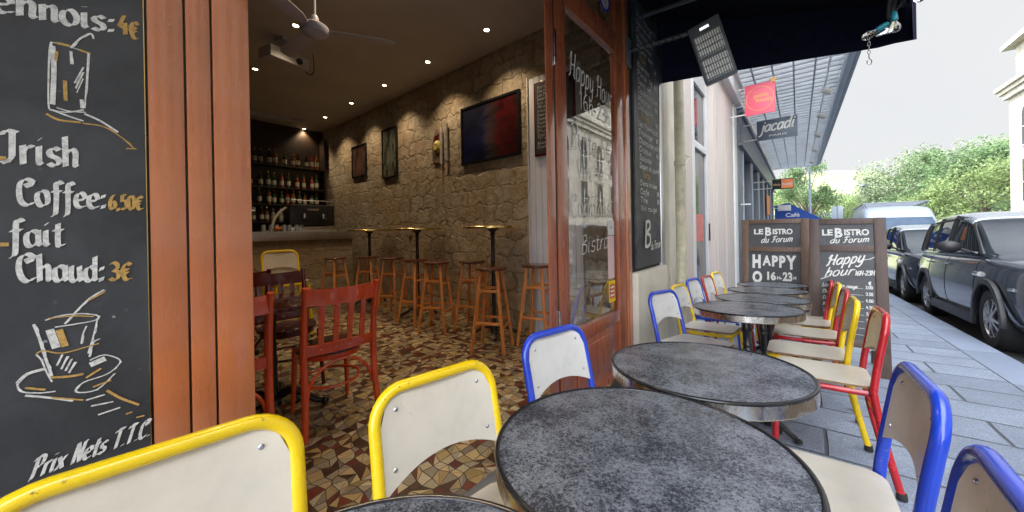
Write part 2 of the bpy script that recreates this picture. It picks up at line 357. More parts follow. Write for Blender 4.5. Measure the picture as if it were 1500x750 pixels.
# ------------------------------------------------------------------ hand lettering
GL = {
'a':(5.2,["~4.4,5 3,6 1,5 .5,2.5 1.3,.3 3,.3 4.3,2","4.5,6 4.4,1 5.3,.4"]),'b':(5,["1,10 1,1","~1,1 2.5,0 4.2,1.2 4.4,4 3,6 1,4.6"]),
'c':(4.6,["~4.3,5 3,6 1,5 .5,2.5 1.3,.4 3,0 4.4,1"]),'d':(5.4,["~4.4,5 3,6 1,5 .5,2.5 1.3,.3 3,.3 4.3,2","4.6,10 4.5,1 5.4,.4"]),
'e':(4.8,["~.8,2.8 4.2,3.6 3.8,5.5 2.5,6 1,5 .5,2.5 1.3,.4 3,0 4.5,1"]),'f':(4,["~4.4,9 3.2,10 2.1,9 2,5 2,0 1.6,-3 .2,-3.6",".4,6 3.9,6"]),
'g':(5.2,["~4.4,5 3,6 1,5 .5,2.5 1.3,.3 3,.3 4.3,2","~4.5,6 4.5,-1.5 3,-4 .8,-3"]),'h':(5.2,["1,10 1,0","~1,4 2.8,6 4.2,5 4.2,1 5,.3"]),
'i':(2.6,["~1,6 1,1 2,.3","1,8.2 1.5,8.4"]),'j':(2.8,["~2,6 2,-2 0,-3.8","2,8.2 2.5,8.4"]),'k':(4.8,["1,10 1,0","4,6 1.2,3","1.8,3.4 4.6,0"]),
'l':(2.6,["~1,10 1,1 2.2,.2"]),'m':(7.6,["1,6 1,0","~1,4 2.4,6 3.6,5 3.7,0","~3.7,4 5.2,6 6.5,5 6.5,1 7.4,.3"]),'n':(5.2,["1,6 1,0","~1,4 2.8,6 4.2,5 4.2,1 5,.3"]),
'o':(5,["~2.5,6 .8,5 .5,2.5 1.4,.4 2.8,0 4.3,1.2 4.5,3.6 3.8,5.5 2.5,6"]),'p':(5,["1,6 1,-3.8","~1,1 2.5,0 4.2,1.2 4.4,4 3,6 1,4.6"]),
'q':(5.2,["~4.4,5 3,6 1,5 .5,2.5 1.3,.3 3,.3 4.3,2","4.5,6 4.5,-3.8"]),'r':(4,["1,6 1,0","~1,3.8 2.2,5.8 4,5.6"]),'s':(4.2,["~4,5.2 2.4,6 .9,4.8 1.4,3.4 3.4,2.6 3.8,1.2 2.4,0 .5,.8"]),
't':(3.6,["~1.8,8.6 1.7,1 2.6,0 3.7,.8",".3,6 3.5,6"]),'u':(5.2,["~1,6 .9,1.4 2,0 3.2,.4 4.2,2","4.3,6 4.3,1 5.1,.3"]),'v':(4.6,[".6,6 2.4,0 4.4,6"]),'w':(6.6,[".6,6 2,0 3.5,5 5,0 6.4,6"]),
'x':(4.6,[".6,6 4.2,0","4.3,6 .5,0"]),'y':(5,["~1,6 .9,1.6 2.2,0 4.2,2","~4.3,6 4.3,-1.5 3,-4 .6,-3"]),'z':(4.4,[".6,6 4.2,6 .5,0 4.2,0"]),
'H':(7,["~.2,7 1,9.6 1.8,9.8","1.6,10 1.6,1 .4,0","5.8,10 5.8,1 6.8,.2","1.6,5 5.8,5.4"]),'I':(4.4,["~.2,8.4 1.4,10 4.4,9.6","3.2,9.8 3.0,2 1.6,0 .2,.8"]),'C':(6,["~5.6,9 3.4,10 1.2,8.6 .5,5 1.4,1.2 3.6,0 5.8,1.4","~3.2,8.4 4.4,7 5.8,9.4"]),
'P':(5.8,["~1.8,9.8 1.7,3 1.2,0 .2,-.6","~.2,8.4 2.6,10 5.4,9 5.2,6 3.4,4.8 1.8,5.2"]),'N':(6.6,["1.2,0 1.4,10 5.2,0 5.4,10 6.4,9.6"]),'T':(5.6,["~.2,8.4 1.6,9.8 5.6,9.6","2.9,9.7 2.8,0"]),
'V':(5.6,[".4,10 2.8,0 5.2,10"]),'F':(5.4,["~.2,8.4 1.8,9.8 5.6,9.6","2.6,9.7 2.4,1.5 .6,0","1.2,5 4.4,5.2"]),'L':(5,["1.2,10 1,1 .4,0","~.4,.4 2.4,-.2 5,.8"]),'B':(5.6,["1.2,10 1.2,0","~1,9.6 4,10 4.6,7.4 1.4,5.4 4.8,4.4 5,1.2 3,0 1,.2"]),
'R':(5.8,["1.2,10 1.2,0","~1,9.6 4.4,10 4.8,6.6 1.4,5","2.4,5 5.6,0"]),'D':(6,["1.2,10 1.2,0","~1,9.8 4.4,9.4 5.6,5 4.2,.6 1,.1"]),'M':(7.6,[".8,0 1.4,10 3.8,2 6.2,10 7,0"]),'O':(6.4,["~3.2,10 1,8.6 .6,5 1.4,1 3.4,0 5.4,1.4 5.8,5 5,9 3.2,10"]),'S':(5,["~4.8,9 2.8,10 .9,8 1.8,5.8 4.2,4.4 4.6,1.6 2.6,0 .4,1.2"]),'A':(6,[".4,0 3,10 5.6,0","1.4,3.6 4.6,3.6"]),'E':(5,["4.8,10 1.2,10 1.2,0 4.9,0","1.2,5.2 4,5.2"]),'K':(5.6,["1,10 1,0","5,10 1,4.6","2.2,5.8 5.4,0"]),
'0':(5.4,["~2.7,10 .9,8.4 .6,5 1.2,1.4 2.7,0 4.4,1.6 4.8,5 4.3,8.6 2.7,10"]),'1':(3.2,[".6,8 2,10 2,0"]),'2':(5,["~.6,8 2,10 4.2,9 4.2,6.6 .5,0",".5,.2 4.8,.2"]),'3':(4.8,["~.6,9 2.6,10 4.2,8.4 3.6,6 1.8,5.4","~1.8,5.4 4.4,4.6 4.2,1 2.2,0 .4,1"]),'4':(5.2,["3.2,10 .4,3.2 4.9,3.2","3.6,6 3.6,0"]),
'5':(4.8,["4.4,10 1.2,10 .9,5.6","~.9,5.6 3.4,6.2 4.5,3.6 3.4,.4 .5,.6"]),'6':(5,["~4,9.8 1.8,8 .6,4 1.2,.8 2.8,0 4.4,1.6 4.3,4 2.8,5.4 .8,3.8"]),'7':(4.8,[".5,9.8 4.6,9.8 1.8,0"]),'8':(5,["~2.6,5.4 .9,7 1.2,9.4 2.8,10 4.2,8.6 3.6,6.2 1,4 .7,1.4 2.6,0 4.5,1.6 4.2,4 2.6,5.4"]),'9':(5,["~4.2,7 2.6,4.6 .9,6 1,9 2.8,10 4.3,8.4 4.2,4 2,0"]),
'€':(5.4,["~5.2,8.6 3.4,9.8 1.6,7.6 1.2,4.6 2,1 3.6,.2 5.2,1.4",".2,6 4.2,6.2",".2,4 4,4.2"]),':':(2.6,["1,4.4 1.5,5.8","1,.2 1.5,1.6"]),',':(2.2,["1.3,.8 .6,-1.4"]),'.':(2.2,["1,.2 1.5,.6"]),'-':(3.4,[".6,3.4 3,3.4"]),"'":(2,["1.2,10 .8,8"]),' ':(3.2,[]),'*':(3,["1,9 2.4,7","2.4,9 1,7"]),
}
class Plane2D:
    """flat strokes painted on a board: origin O, right U, up V; every stroke 0.03 mm above the last"""
    def __init__(s, O, U, V, lift=.0008):
        s.O = Vector(O); s.U = Vector(U).normalized(); s.V = Vector(V).normalized(); s.Nn = s.U.cross(s.V); s.mb = {}; s.k = 0; s.lift = lift
    def P(s, u, v, k): return s.O+s.U*u+s.V*v+s.Nn*(s.lift+k*1.2e-5)
    def stroke(s, pts, w, mat='chalk', nib=None):
        mb = s.mb.setdefault(mat, MB()); s.k += 1
        if len(pts) < 2: return
        for i in range(len(pts)-1):
            (x0,y0),(x1,y1) = pts[i], pts[i+1]; d = math.hypot(x1-x0, y1-y0)
            if d < 1e-7: continue
            nx, ny = -(y1-y0)/d, (x1-x0)/d
            if nib is None: ax, ay = nx*w/2, ny*w/2; bx, by = ax, ay; ex, ey = (x1-x0)/d*w*.22, (y1-y0)/d*w*.22
            else:
                c, sn = math.cos(nib), math.sin(nib); sg = 1 if nx*c+ny*sn >= 0 else -1
                ax, ay = sg*c*w/2+nx*w*.16, sg*sn*w/2+ny*w*.16; bx, by = ax, ay; ex = ey = 0
            s.k += .15
            mb.quad(s.P(x0-ax-ex,y0-ay-ey,s.k), s.P(x1-bx+ex,y1-by+ey,s.k), s.P(x1+bx+ex,y1+by+ey,s.k), s.P(x0+ax-ex,y0+ay-ey,s.k))
    def text(s, t, p0, p1, h, mat='chalk', w=.16, nib=None, slant=0., jit=.02, wave=0.):
        adv = sum(GL.get(c, GL[' '])[0]+.7 for c in t); L = math.hypot(p1[0]-p0[0], p1[1]-p0[1])
        sx = L/adv; sy = h/10; dx, dy = (p1[0]-p0[0])/L, (p1[1]-p0[1])/L; x = 0
        for i, c in enumerate(t):
            wd, st = GL.get(c, GL[' ']); oy = wave*math.sin(i*2.1)*h
            for q in st:
                sm = q[0] == '~'; P = [tuple(map(float, a.split(','))) for a in q.lstrip('~').split()]
                P = [(a+rnd.uniform(-jit,jit)*6, b+rnd.uniform(-jit,jit)*6) for a, b in P]
                if sm: P = [(v.x, v.y) for v in smooth_path([(a,b,0) for a,b in P], 5)]
                pts = [(p0[0]+dx*(x+a+slant*b*sy/sx)*sx, p0[1]+dy*(x+a)*sx+b*sy+oy) for a, b in P]
                s.stroke(pts, w*h, mat, nib)
            x += wd+.7
    def build(s, parent, name='lettering', names=None):
        for i, (k, mb) in enumerate(s.mb.items()):
            part((names or {}).get(k, name), mb, M[k], parent, smooth=False)
def block_text(t, O, U, V, h, mat, parent, name='lettering', bold=.0, width=None, align='LEFT', shear=0., lift=.0008):
    cu = bpy.data.curves.new(name, 'FONT'); cu.body = t; cu.size = 1; cu.offset = bold; cu.shear = shear; cu.align_x = 'LEFT'; cu.resolution_u = 3
    o = bpy.data.objects.new(name, cu); COL.objects.link(o); bpy.context.view_layer.update()
    me = bpy.data.meshes.new_from_object(o.evaluated_get(bpy.context.evaluated_depsgraph_get())); bpy.data.objects.remove(o); bpy.data.curves.remove(cu)
    xs = [v.co.x for v in me.vertices]; ys = [v.co.y for v in me.vertices]; capH = .73
    O = Vector(O); U = Vector(U).normalized(); V = Vector(V).normalized(); Nn = U.cross(V)
    sy = h/capH; sx = sy if width is None else width/(max(xs)-min(xs)); off = min(xs)
    if align == 'CENTER': off = (min(xs)+max(xs))/2
    for v in me.vertices: v.co = O+U*((v.co.x-off)*sx)+V*(v.co.y*sy)+Nn*lift
    me.materials.clear(); me.materials.append(mat); me.name = name
    for p_ in me.polygons: p_.material_index = 0
    return link(name, me, parent)

# ------------------------------------------------------------------ terrace chairs
def lean(z): return -.185-.072*max(0, (z-.45)/.37)**1.15 if z > .45 else -.185-.05*((.45-z)/.45)
def panel(poly3, off, mats_name=('laminate','ply')):
    """closed polygon of 3-D points thickened by vector off -> MB (front faces mat 0, edge mat 1)"""
    mb = MB(); k = len(poly3); P = [Vector(p) for p in poly3]; Q = [p+Vector(off) for p in P]
    mb.add(P+Q, [tuple(range(k)), tuple(range(2*k-1, k-1, -1))]); mb.mi = 1
    mb.add(P+Q, [(i,(i+1)%k,k+(i+1)%k,k+i) for i in range(k)]); return mb
_cc = {}
TR = .0148
def chair_meshes(color, lam):
    key = (color, lam)
    if key in _cc: return _cc[key]
    d = {}; cm = M[color]; W = .186; TOP = .805; RC = .08
    P = [(lean(z), -W, z) for z in [.45+.0355*i for i in range(8)]]
    P = [p for p in P if p[2] < TOP-RC-.01]
    P += [(lean(TOP-RC+RC*math.sin(a)), -W+RC-RC*math.cos(a), TOP-RC+RC*math.sin(a)) for a in [PI/2*i/8 for i in range(9)]]
    back = P+[(x,-y,z) for x,y,z in P[::-1]]
    d['back_frame'] = MB().tube(back, TR, 12, caps=False).mesh('back_frame', cm, weld=True)
    for s in (-1,1):
        d['rear%d'%s] = MB().tube(smooth_path([(lean(0)-.01, s*(W+.004), .012), (lean(.2), s*(W+.002), .2), (lean(.40), s*W, .38), (lean(.45), s*W, .452)], 4), TR, 12).mesh('leg', cm)
        d['front%d'%s] = MB().tube(smooth_path([(.205, s*.176, .012), (.19, s*.170, .25), (.178, s*.164, .425)], 4), TR, 12).mesh('leg', cm)
        d['rfoot%d'%s] = MB().lathe([(.017,0),(.019,.004),(.0175,.03)], (lean(0)-.01, s*(W+.004), 0), 12).mesh('foot_cap', M['rubber'])
        d['ffoot%d'%s] = MB().lathe([(.017,0),(.019,.004),(.0175,.03)], (.205, s*.176, 0), 12).mesh('foot_cap', M['rubber'])
    RF = .06; fr = [(-.185, -.170, .436), (-.05, -.168, .436), (.18-RF, -.164, .438)]
    fr += [(.18-RF+RF*math.sin(a), -.164+RF-RF*math.cos(a), .438) for a in [PI/2*i/6 for i in range(1,7)]]
    fr = fr+[(x,-y,z) for x,y,z in fr[::-1]]
    sf = MB().tube(fr, TR*.95, 10, closed=True); sf.tube([(-.20,-.182,.30),(-.20,.182,.30)], .009, 8)
    d['seat_frame'] = sf.mesh('seat_frame', cm)
    poly = [(x, y, .4535+ .006*abs(y/.17)**2) for x, y in rrect(.385, .352, .05, 5, -.005)]
    d['seat'] = panel(poly, (0,0,.011)).mesh('seat', [M[lam], M['ply']])
    pts = []; w2 = W-TR*.75
    for i in range(17):
        y = -w2+2*w2*i/16; pts.append((y, .575+.042*(1-(y/w2)**2)))
    rc = RC-TR*.7; tz = TOP-TR*.75
    pts += [(w2-rc+rc*math.cos(a), tz-rc+rc*math.sin(a)) for a in [PI/2*i/7 for i in range(8)]]
    pts += [(-w2+rc-rc*math.sin(a), tz-rc+rc*math.cos(a)) for a in [PI/2*i/7 for i in range(8)]]
    # a curved sheet: strips across y so that the panel bows backwards a little
    def bow(y): return -.016*(1-(y/w2)**2)
    ys = [-w2+2*w2*i/20 for i in range(21)]; top = []; bot = []
    for y in ys:
        a = abs(y); zt = tz if a < w2-rc else tz-rc+math.sqrt(max(0, rc*rc-(a-(w2-rc))**2)); bot.append(.575+.042*(1-(y/w2)**2)); top.append(zt)
    mb = MB()
    def sheet(dx): return [[(lean(b+(t-b)*j/6)+bow(y)+dx, y, b+(t-b)*j/6) for y, t, b in zip(ys, top, bot)] for j in range(7)]
    A = sheet(.008); B = sheet(-.004); mb.grid(A); mb.grid([r[::-1] for r in B]); mb.mi = 1
    ra = A[0]+[r[-1] for r in A[1:]]+A[-1][::-1][1:]+[r[0] for r in A[::-1]][1:-1]; rb = B[0]+[r[-1] for r in B[1:]]+B[-1][::-1][1:]+[r[0] for r in B[::-1]][1:-1]
    k = len(ra); mb.add(ra+rb, [(i,(i+1)%k,k+(i+1)%k,k+i) for i in range(k)])
    d['backrest'] = mb.mesh('backrest', [M[lam], M['ply']])
    for n, (y, z) in enumerate(((-.145,.625),(.145,.625),(-.13,.755),(.13,.755))):
        x = lean(z)+bow(y); s = MB().lathe([(.0058,-.0085),(.0058,.0095),(.0045,.0108),(.001,.0112)], (x,y,z), 12, 'x'); s.lathe([(.0022,.0095),(.0022,.0118)], (x,y,z), 6, 'x')
        d['screw%d'%n] = s.mesh('screw', M['steel'])
    _cc[key] = d; return d
def terrace_chair(color, lam, x, y, deg, label, group='enamelled terrace chairs along the bistro tables', z=None):
    d = chair_meshes(color, lam)
    t = thing('terrace_chair', label, 'chair', (x, y, G(x,y)+.004 if z is None else z), 0, group)
    if z is None: tilt(t, math.radians(deg))
    else: t.rotation_euler = (0,0,math.radians(deg))
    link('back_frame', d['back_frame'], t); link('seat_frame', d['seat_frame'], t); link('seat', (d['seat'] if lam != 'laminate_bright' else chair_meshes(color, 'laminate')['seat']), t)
    b = link('backrest', d['backrest'], t)
    for n in range(4): link('screw', d['screw%d'%n], b)
    for k in ('rear','front'):
        for s in (-1,1):
            l = link('leg', d['%s%d'%(k,s)], t); link('foot_cap', d[k[0]+'foot%d'%s], l)
    return t
CH = [
('yellow','laminate',.885,.055,-1,'yellow tube chair in the near left corner, beside the drinks chalkboard'),
('yellow','laminate',.957,.576,-6,'yellow tube chair with its back to the open doorway, left of the nearest full table'),
('blue','laminate_white',.941,1.191,-8,'blue tube chair facing the second big table, in front of the folded glass door'),
('blue','laminate_white',.917,2.733,-14,'blue tube chair standing by the cream plinth under the narrow menu board'),
('yellow','laminate_white',.903,3.33,-4,'yellow tube chair close behind the blue chair at the cream drainpipe'),
('blue','laminate_white',.872,4.0,-6,'blue tube chair on the wall side at the left edge of the far table row'),
('red','laminate_white',.915,4.50,-4,'red tube chair on the wall side between a blue and a yellow chair'),
('yellow','laminate_white',.90,5.15,-6,'yellow tube chair farthest along the wall side, before the left easel'),
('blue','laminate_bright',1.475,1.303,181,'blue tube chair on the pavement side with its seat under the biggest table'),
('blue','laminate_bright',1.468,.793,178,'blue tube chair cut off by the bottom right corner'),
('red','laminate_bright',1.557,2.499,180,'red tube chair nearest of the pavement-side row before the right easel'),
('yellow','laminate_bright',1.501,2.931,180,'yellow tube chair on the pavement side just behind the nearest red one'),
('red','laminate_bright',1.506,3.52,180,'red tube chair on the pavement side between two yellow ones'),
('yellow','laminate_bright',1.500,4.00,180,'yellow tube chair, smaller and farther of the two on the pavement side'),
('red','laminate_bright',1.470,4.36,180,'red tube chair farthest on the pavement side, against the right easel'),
]
for c in CH:
    o = terrace_chair(*c)
    if c is CH[0]: o.scale = (1,1.1,1.01)

# ------------------------------------------------------------------ terrace tables
def table_meshes():
    R = .3; d = {}
    d['tabletop'] = MB().lathe([(.02,.700),(R-.012,.700),(R-.008,.704),(R-.008,.7395),(R-.02,.7405),(.0,.7405)], n=96, cap=False).mesh('tabletop', M['zinc'])
    d['edge_band'] = MB().lathe([(R-.009,.6965),(R-.002,.6965),(R,.699),(R,.7335),(R-.002,.7345),(R-.009,.7345)], n=96, cap=False).mesh('edge_band', M['band'])
    bead = [(R-.0035+.0055*math.cos(a), .7385+.0048*math.sin(a)) for a in [2*PI*i/10 for i in range(11)]]
    d['edge_bead'] = MB().lathe(bead, n=96, cap=False).mesh('edge_bead', M['black_bead'])
    prof = [(.035,.03),(.05,.045),(.042,.07),(.026,.10),(.022,.16),(.03,.19),(.021,.22),(.021,.46),(.028,.475),(.024,.49),(.03,.505),(.024,.52),(.024,.58),(.036,.60),(.024,.625),(.026,.655),(.06,.685),(.075,.6995),(.0,.6995)]
    d['column'] = MB().lathe([(.0,.03)]+prof, n=20, cap=False).mesh('column', M['black_iron'])
    for k in range(4):
        a = PI/4+PI/2*k; c, s = math.cos(a), math.sin(a)
        P = smooth_path([(.03,.075),(.09,.095),(.15,.07),(.20,.035),(.235,.018)], 4)if False else smooth_path([(.03*c,.03*s,.075),(.09*c,.09*s,.092),(.15*c,.15*s,.066),(.20*c,.20*s,.032),(.235*c,.235*s,.016)], 4)
        mb = MB().tube(P, [.024-.010*i/(len(P)-1) for i in range(len(P))], 10); mb.lathe([(.022,0),(.022,.012),(.012,.018)], (.238*c,.238*s,0), 12)
        d['foot%d'%k] = mb.mesh('foot', M['black_iron'])
    return d
TM = table_meshes()
def terrace_table(x, y, dz, label):
    t = thing('bistro_table', label, 'table', (x, y, G(x,y)+.004+dz), 0, 'round zinc-topped terrace tables'); tilt(t, rnd.uniform(0,6))
    tp = link('tabletop', TM['tabletop'], t); link('edge_band', TM['edge_band'], tp); link('edge_bead', TM['edge_bead'], tp)
    cl = link('column', TM['column'], t)
    for k in range(4): link('foot', TM['foot%d'%k], t)
for x, y, dz, lb in [
 (1.195,.118,0,'round zinc table of which only the far rim shows at the bottom edge'),
 (1.226,.722,-.004,'biggest round zinc table in the foreground with mottled grey top'),
 (1.236,1.318,.003,'round zinc table just beyond the biggest one, beside the rust-red door panel'),
 (1.222,2.683,.006,'round zinc table nearest of the far cluster, its black column in plain view'),
 (1.265,3.27,-.002,'round zinc table second in the far cluster, next to the nearest yellow pavement-side chair'),
 (1.263,3.875,0,'round zinc table third in the far cluster, mostly behind the second'),
 (1.267,4.48,-.004,'round zinc table farthest away, its top in front of the left easel')]:
    terrace_table(x, y, dz, lb)

# ------------------------------------------------------------------ red wooden chairs inside
def red_chair_meshes(mat, seatmat):
    d = {}; W = .205; f = M[mat]
    for s in (-1,1):
        P = smooth_path([(-.235,s*(W+.012),0),(-.20,s*W,.25),(-.185,s*W,.46),(-.205,s*W,.68),(-.25,s*(W+.002),.885)], 5)
        d['post%d'%s] = MB().tube(P, [.017+.004*math.sin(PI*min(1,i/(len(P)-1)*1.1)) for i in range(len(P))], 12).mesh('rear_post', f)
        d['leg%d'%s] = MB().tube([(.205,s*.175,0),(.19,s*.168,.2),(.18,s*.16,.44)], [.013,.016,.019], 12).mesh('leg', f)
    def curved_rail(z0, z1, x0, bowd, th, w, tp=0.):
        mb = MB(); ys = [-w+2*w*i/14 for i in range(15)]
        def xx(y): return x0-bowd*(1-(y/w)**2)
        def zt(y): return z1+tp*(1-(y/w)**2)
        A = [[(xx(y)+th/2, y, z0) for y in ys], [(xx(y)+th/2, y, zt(y)) for y in ys]]
        B = [[(xx(y)-th/2, y, z0) for y in ys], [(xx(y)-th/2, y, zt(y)) for y in ys]]
        mb.grid(A); mb.grid(B); mb.grid([A[1], B[1]]); mb.grid([A[0], B[0]])
        mb.quad(A[0][0],A[1][0],B[1][0],B[0][0]); mb.quad(A[0][-1],A[1][-1],B[1][-1],B[0][-1]); return mb
    d['top_rail'] = curved_rail(.775,.875,-.232,.035,.02,.20,-.008).mesh('top_rail', f, weld=True)
    d['lower_rail'] = curved_rail(.475,.535,-.19,.02,.02,.20).mesh('lower_rail', f, weld=True)
    for k, y in enumerate((-.12,-.04,.04,.12)):
        b = .024*(1-(y/.2)**2); d['slat%d'%k] = MB().bar((-.188-b,y,.50),(-.234-b*1.3,y,.80),.032,.010,(1,0,0)).mesh('slat', f, bevel=.002)
        d['rivet%d'%k] = MB().lathe([(.004,-.012),(.004,.012)], (-.19-b*.9,y,.505), 8, 'x').mesh('rivet', M['steel'])
    d['seat'] = MB().prism([(-.01+.205*math.cos(a)*(1 if math.cos(a)>0 else .9), .2*math.sin(a)) for a in [2*PI*i/36 for i in range(36)]], .45, .472).mesh('seat', M[seatmat], bevel=.005)
    d['apron'] = MB().lathe([(.17,.415),(.182,.415),(.182,.45),(.17,.45)], n=36, cap=False).mesh('seat_apron', f)
    arch = [(-.188, .19*math.cos(a), .215+.20*math.sin(a)) for a in [PI*i/16 for i in range(17)]]
    d['arch'] = MB().tube(arch, .010, 8).mesh('bentwood_arch', f)
    d['ring'] = MB().tube([(.005+.185*math.cos(a), .17*math.sin(a), .25) for a in [2*PI*i/28 for i in range(28)]], .009, 8, closed=True).mesh('stretcher_ring', f)
    return d
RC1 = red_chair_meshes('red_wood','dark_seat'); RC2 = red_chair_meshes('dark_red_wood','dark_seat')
def red_chair(d, x, y, deg, label):
    t = thing('wooden_chair', label, 'chair', (x,y,.004), math.radians(deg), 'red wooden slat-back chairs inside')
    for s in (-1,1): link('rear_post', d['post%d'%s], t); link('leg', d['leg%d'%s], t)
    for n, k in (('top_rail','top_rail'),('seat','seat'),('seat_apron','apron'),('bentwood_arch','arch'),('stretcher_ring','ring')): link(n, d[k], t)
    lr = link('lower_rail', d['lower_rail'], t)
    for k in range(4): link('slat', d['slat%d'%k], t); link('rivet', d['rivet%d'%k], lr)
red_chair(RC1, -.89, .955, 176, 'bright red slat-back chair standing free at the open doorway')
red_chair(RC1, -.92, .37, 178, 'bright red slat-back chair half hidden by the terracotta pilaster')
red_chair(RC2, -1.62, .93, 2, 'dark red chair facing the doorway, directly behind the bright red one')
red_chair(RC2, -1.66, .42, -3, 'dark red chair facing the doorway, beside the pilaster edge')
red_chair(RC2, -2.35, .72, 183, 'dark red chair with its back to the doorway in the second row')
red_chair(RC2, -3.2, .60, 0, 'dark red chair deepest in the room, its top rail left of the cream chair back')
def inner_table(x, y, label):
    t = thing('cafe_table', label, 'table', (x,y,.004), 0, 'dark square tables inside')
    part('tabletop', MB().box(-.3,.3,-.46,.46,.715,.745), M['dark_seat'], t, bevel=.004)
    part('column', MB().lathe([(0,.05),(.05,.05),(.03,.12),(.024,.3),(.03,.34),(.022,.38),(.022,.66),(.06,.7),(.09,.714),(0,.714)], n=16, cap=False), M['black_iron'], t)
    for k in range(4):
        a = PI/4+PI/2*k+.25; c, s = math.cos(a), math.sin(a)
        P = smooth_path([(.02*c,.02*s,.10),(.10*c,.10*s,.135),(.18*c,.18*s,.10),(.24*c,.24*s,.05),(.30*c,.30*s,.03)], 4)
        mb = MB().tube(P, [.026,.026]+[.028-.012*i/(len(P)-2) for i in range(len(P)-2)], 10); mb.ball((.305*c,.305*s,.028), .028, 10)
        mb.tube(smooth_path([(.06*c,.06*s,.07),(.11*c,.11*s,.04),(.15*c,.15*s,.06),(.13*c,.13*s,.09)],4), .009, 6)
        part('foot', mb, M['black_iron'], t)
inner_table(-1.22, .72, 'dark table with ornate cast iron foot between the red chairs')
inner_table(-2.80, .70, 'dark table in the second row, in front of the bar')
for k in range(2):
    terrace_chair('yellow','laminate',-3.05,1.36,0,['yellow-framed cream chair at the bottom of a stack by the bar','yellow-framed cream chair back standing out before the dark bar'][k],'stacked yellow chairs inside', z=.004+.185*k)

# ------------------------------------------------------------------ stools and high tables
def stool(x, y, rz, label, proto=None):
    H = .83; t = thing('bar_stool', label, 'stool', (x,y,.004), rz, 'tall wooden bar stools along the stone wall')
    part('seat', MB().lathe([(0,H-.028),(.155,H-.028),(.165,H-.02),(.165,H-.006),(.155,H),(0,H-.003)], n=28, cap=False), M['stool_dark'], t)
    def at(k, z): a = PI/4+PI/2*k; r = .235-.125*(z/H); return Vector((r*math.cos(a), r*math.sin(a), z))
    for k in range(4): part('leg', MB().bar(at(k,0), at(k,H-.028), .030, .030, (math.sin(PI/4+PI/2*k),-math.cos(PI/4+PI/2*k),0)), M['stool_wood'], t, bevel=.006)
    for k in range(4):
        for z in (.24 if k % 2 else .29, .56 if k % 2 else .60):
            part('stretcher', MB().bar(at(k,z), at(k+1,z), .016, .026), M['stool_wood'], t, bevel=.003)
    return t
S0 = None
for i, (x, y, rz, lb) in enumerate([
 (-.88,2.50,.45,'wooden bar stool standing forward of the high table nearest the doorway'),
 (-.62,2.93,.2,'wooden bar stool against the white boarding, nearest the door jamb'),
 (-1.58,2.90,.3,'wooden bar stool just left of the nearest high table column'),
 (-1.90,2.60,.5,'wooden bar stool standing forward, left of the nearest high table'),
 (-2.42,2.66,.1,'wooden bar stool right of the middle high table column'),
 (-3.05,2.70,.4,'wooden bar stool left of the middle high table column'),
 (-3.62,2.62,.6,'wooden bar stool in the dark by the farthest high table'),
 (-3.90,2.25,.3,'wooden bar stool closest to the bar counter')]):
    if S0 is None: S0 = stool(x, y, rz, lb)
    else: dup(S0, (x,y,.004), rz, lb)
def high_table(x, label, proto=None):
    t = thing('high_table', label, 'high table', (x,2.86,.004), 0, 'round high tables along the stone wall')
    tp = part('tabletop', MB().lathe([(0,1.218),(.345,1.218),(.35,1.222),(.35,1.238),(.343,1.243),(0,1.243)], n=48, cap=False), M['brass'], t)
    part('column', MB().lathe([(0,.03),(.05,.03),(.035,.09),(.022,.14),(.022,.5),(.03,.52),(.022,.54),(.022,.82),(.03,.84),(.022,.86),(.022,1.13),(.035,1.15),(.022,1.17),(.08,1.217),(0,1.217)], n=16, cap=False), M['black_iron'], t)
    for k in range(4):
        a = PI/4+PI/2*k; c, s = math.cos(a), math.sin(a)
        part('foot', MB().tube(smooth_path([(.03*c,.03*s,.09),(.1*c,.1*s,.10),(.18*c,.18*s,.06),(.26*c,.26*s,.022)],4), .02, 8), M['black_iron'], t)
    return t
ht = high_table(-1.19, 'round brass-topped high table nearest the doorway, below the flag picture')
dup(ht, (-2.66,2.86,.004), .3, 'round brass-topped high table in the middle of the wall row')
dup(ht, (-4.02,2.86,.004), .6, 'round brass-topped high table farthest in, beside the bar')

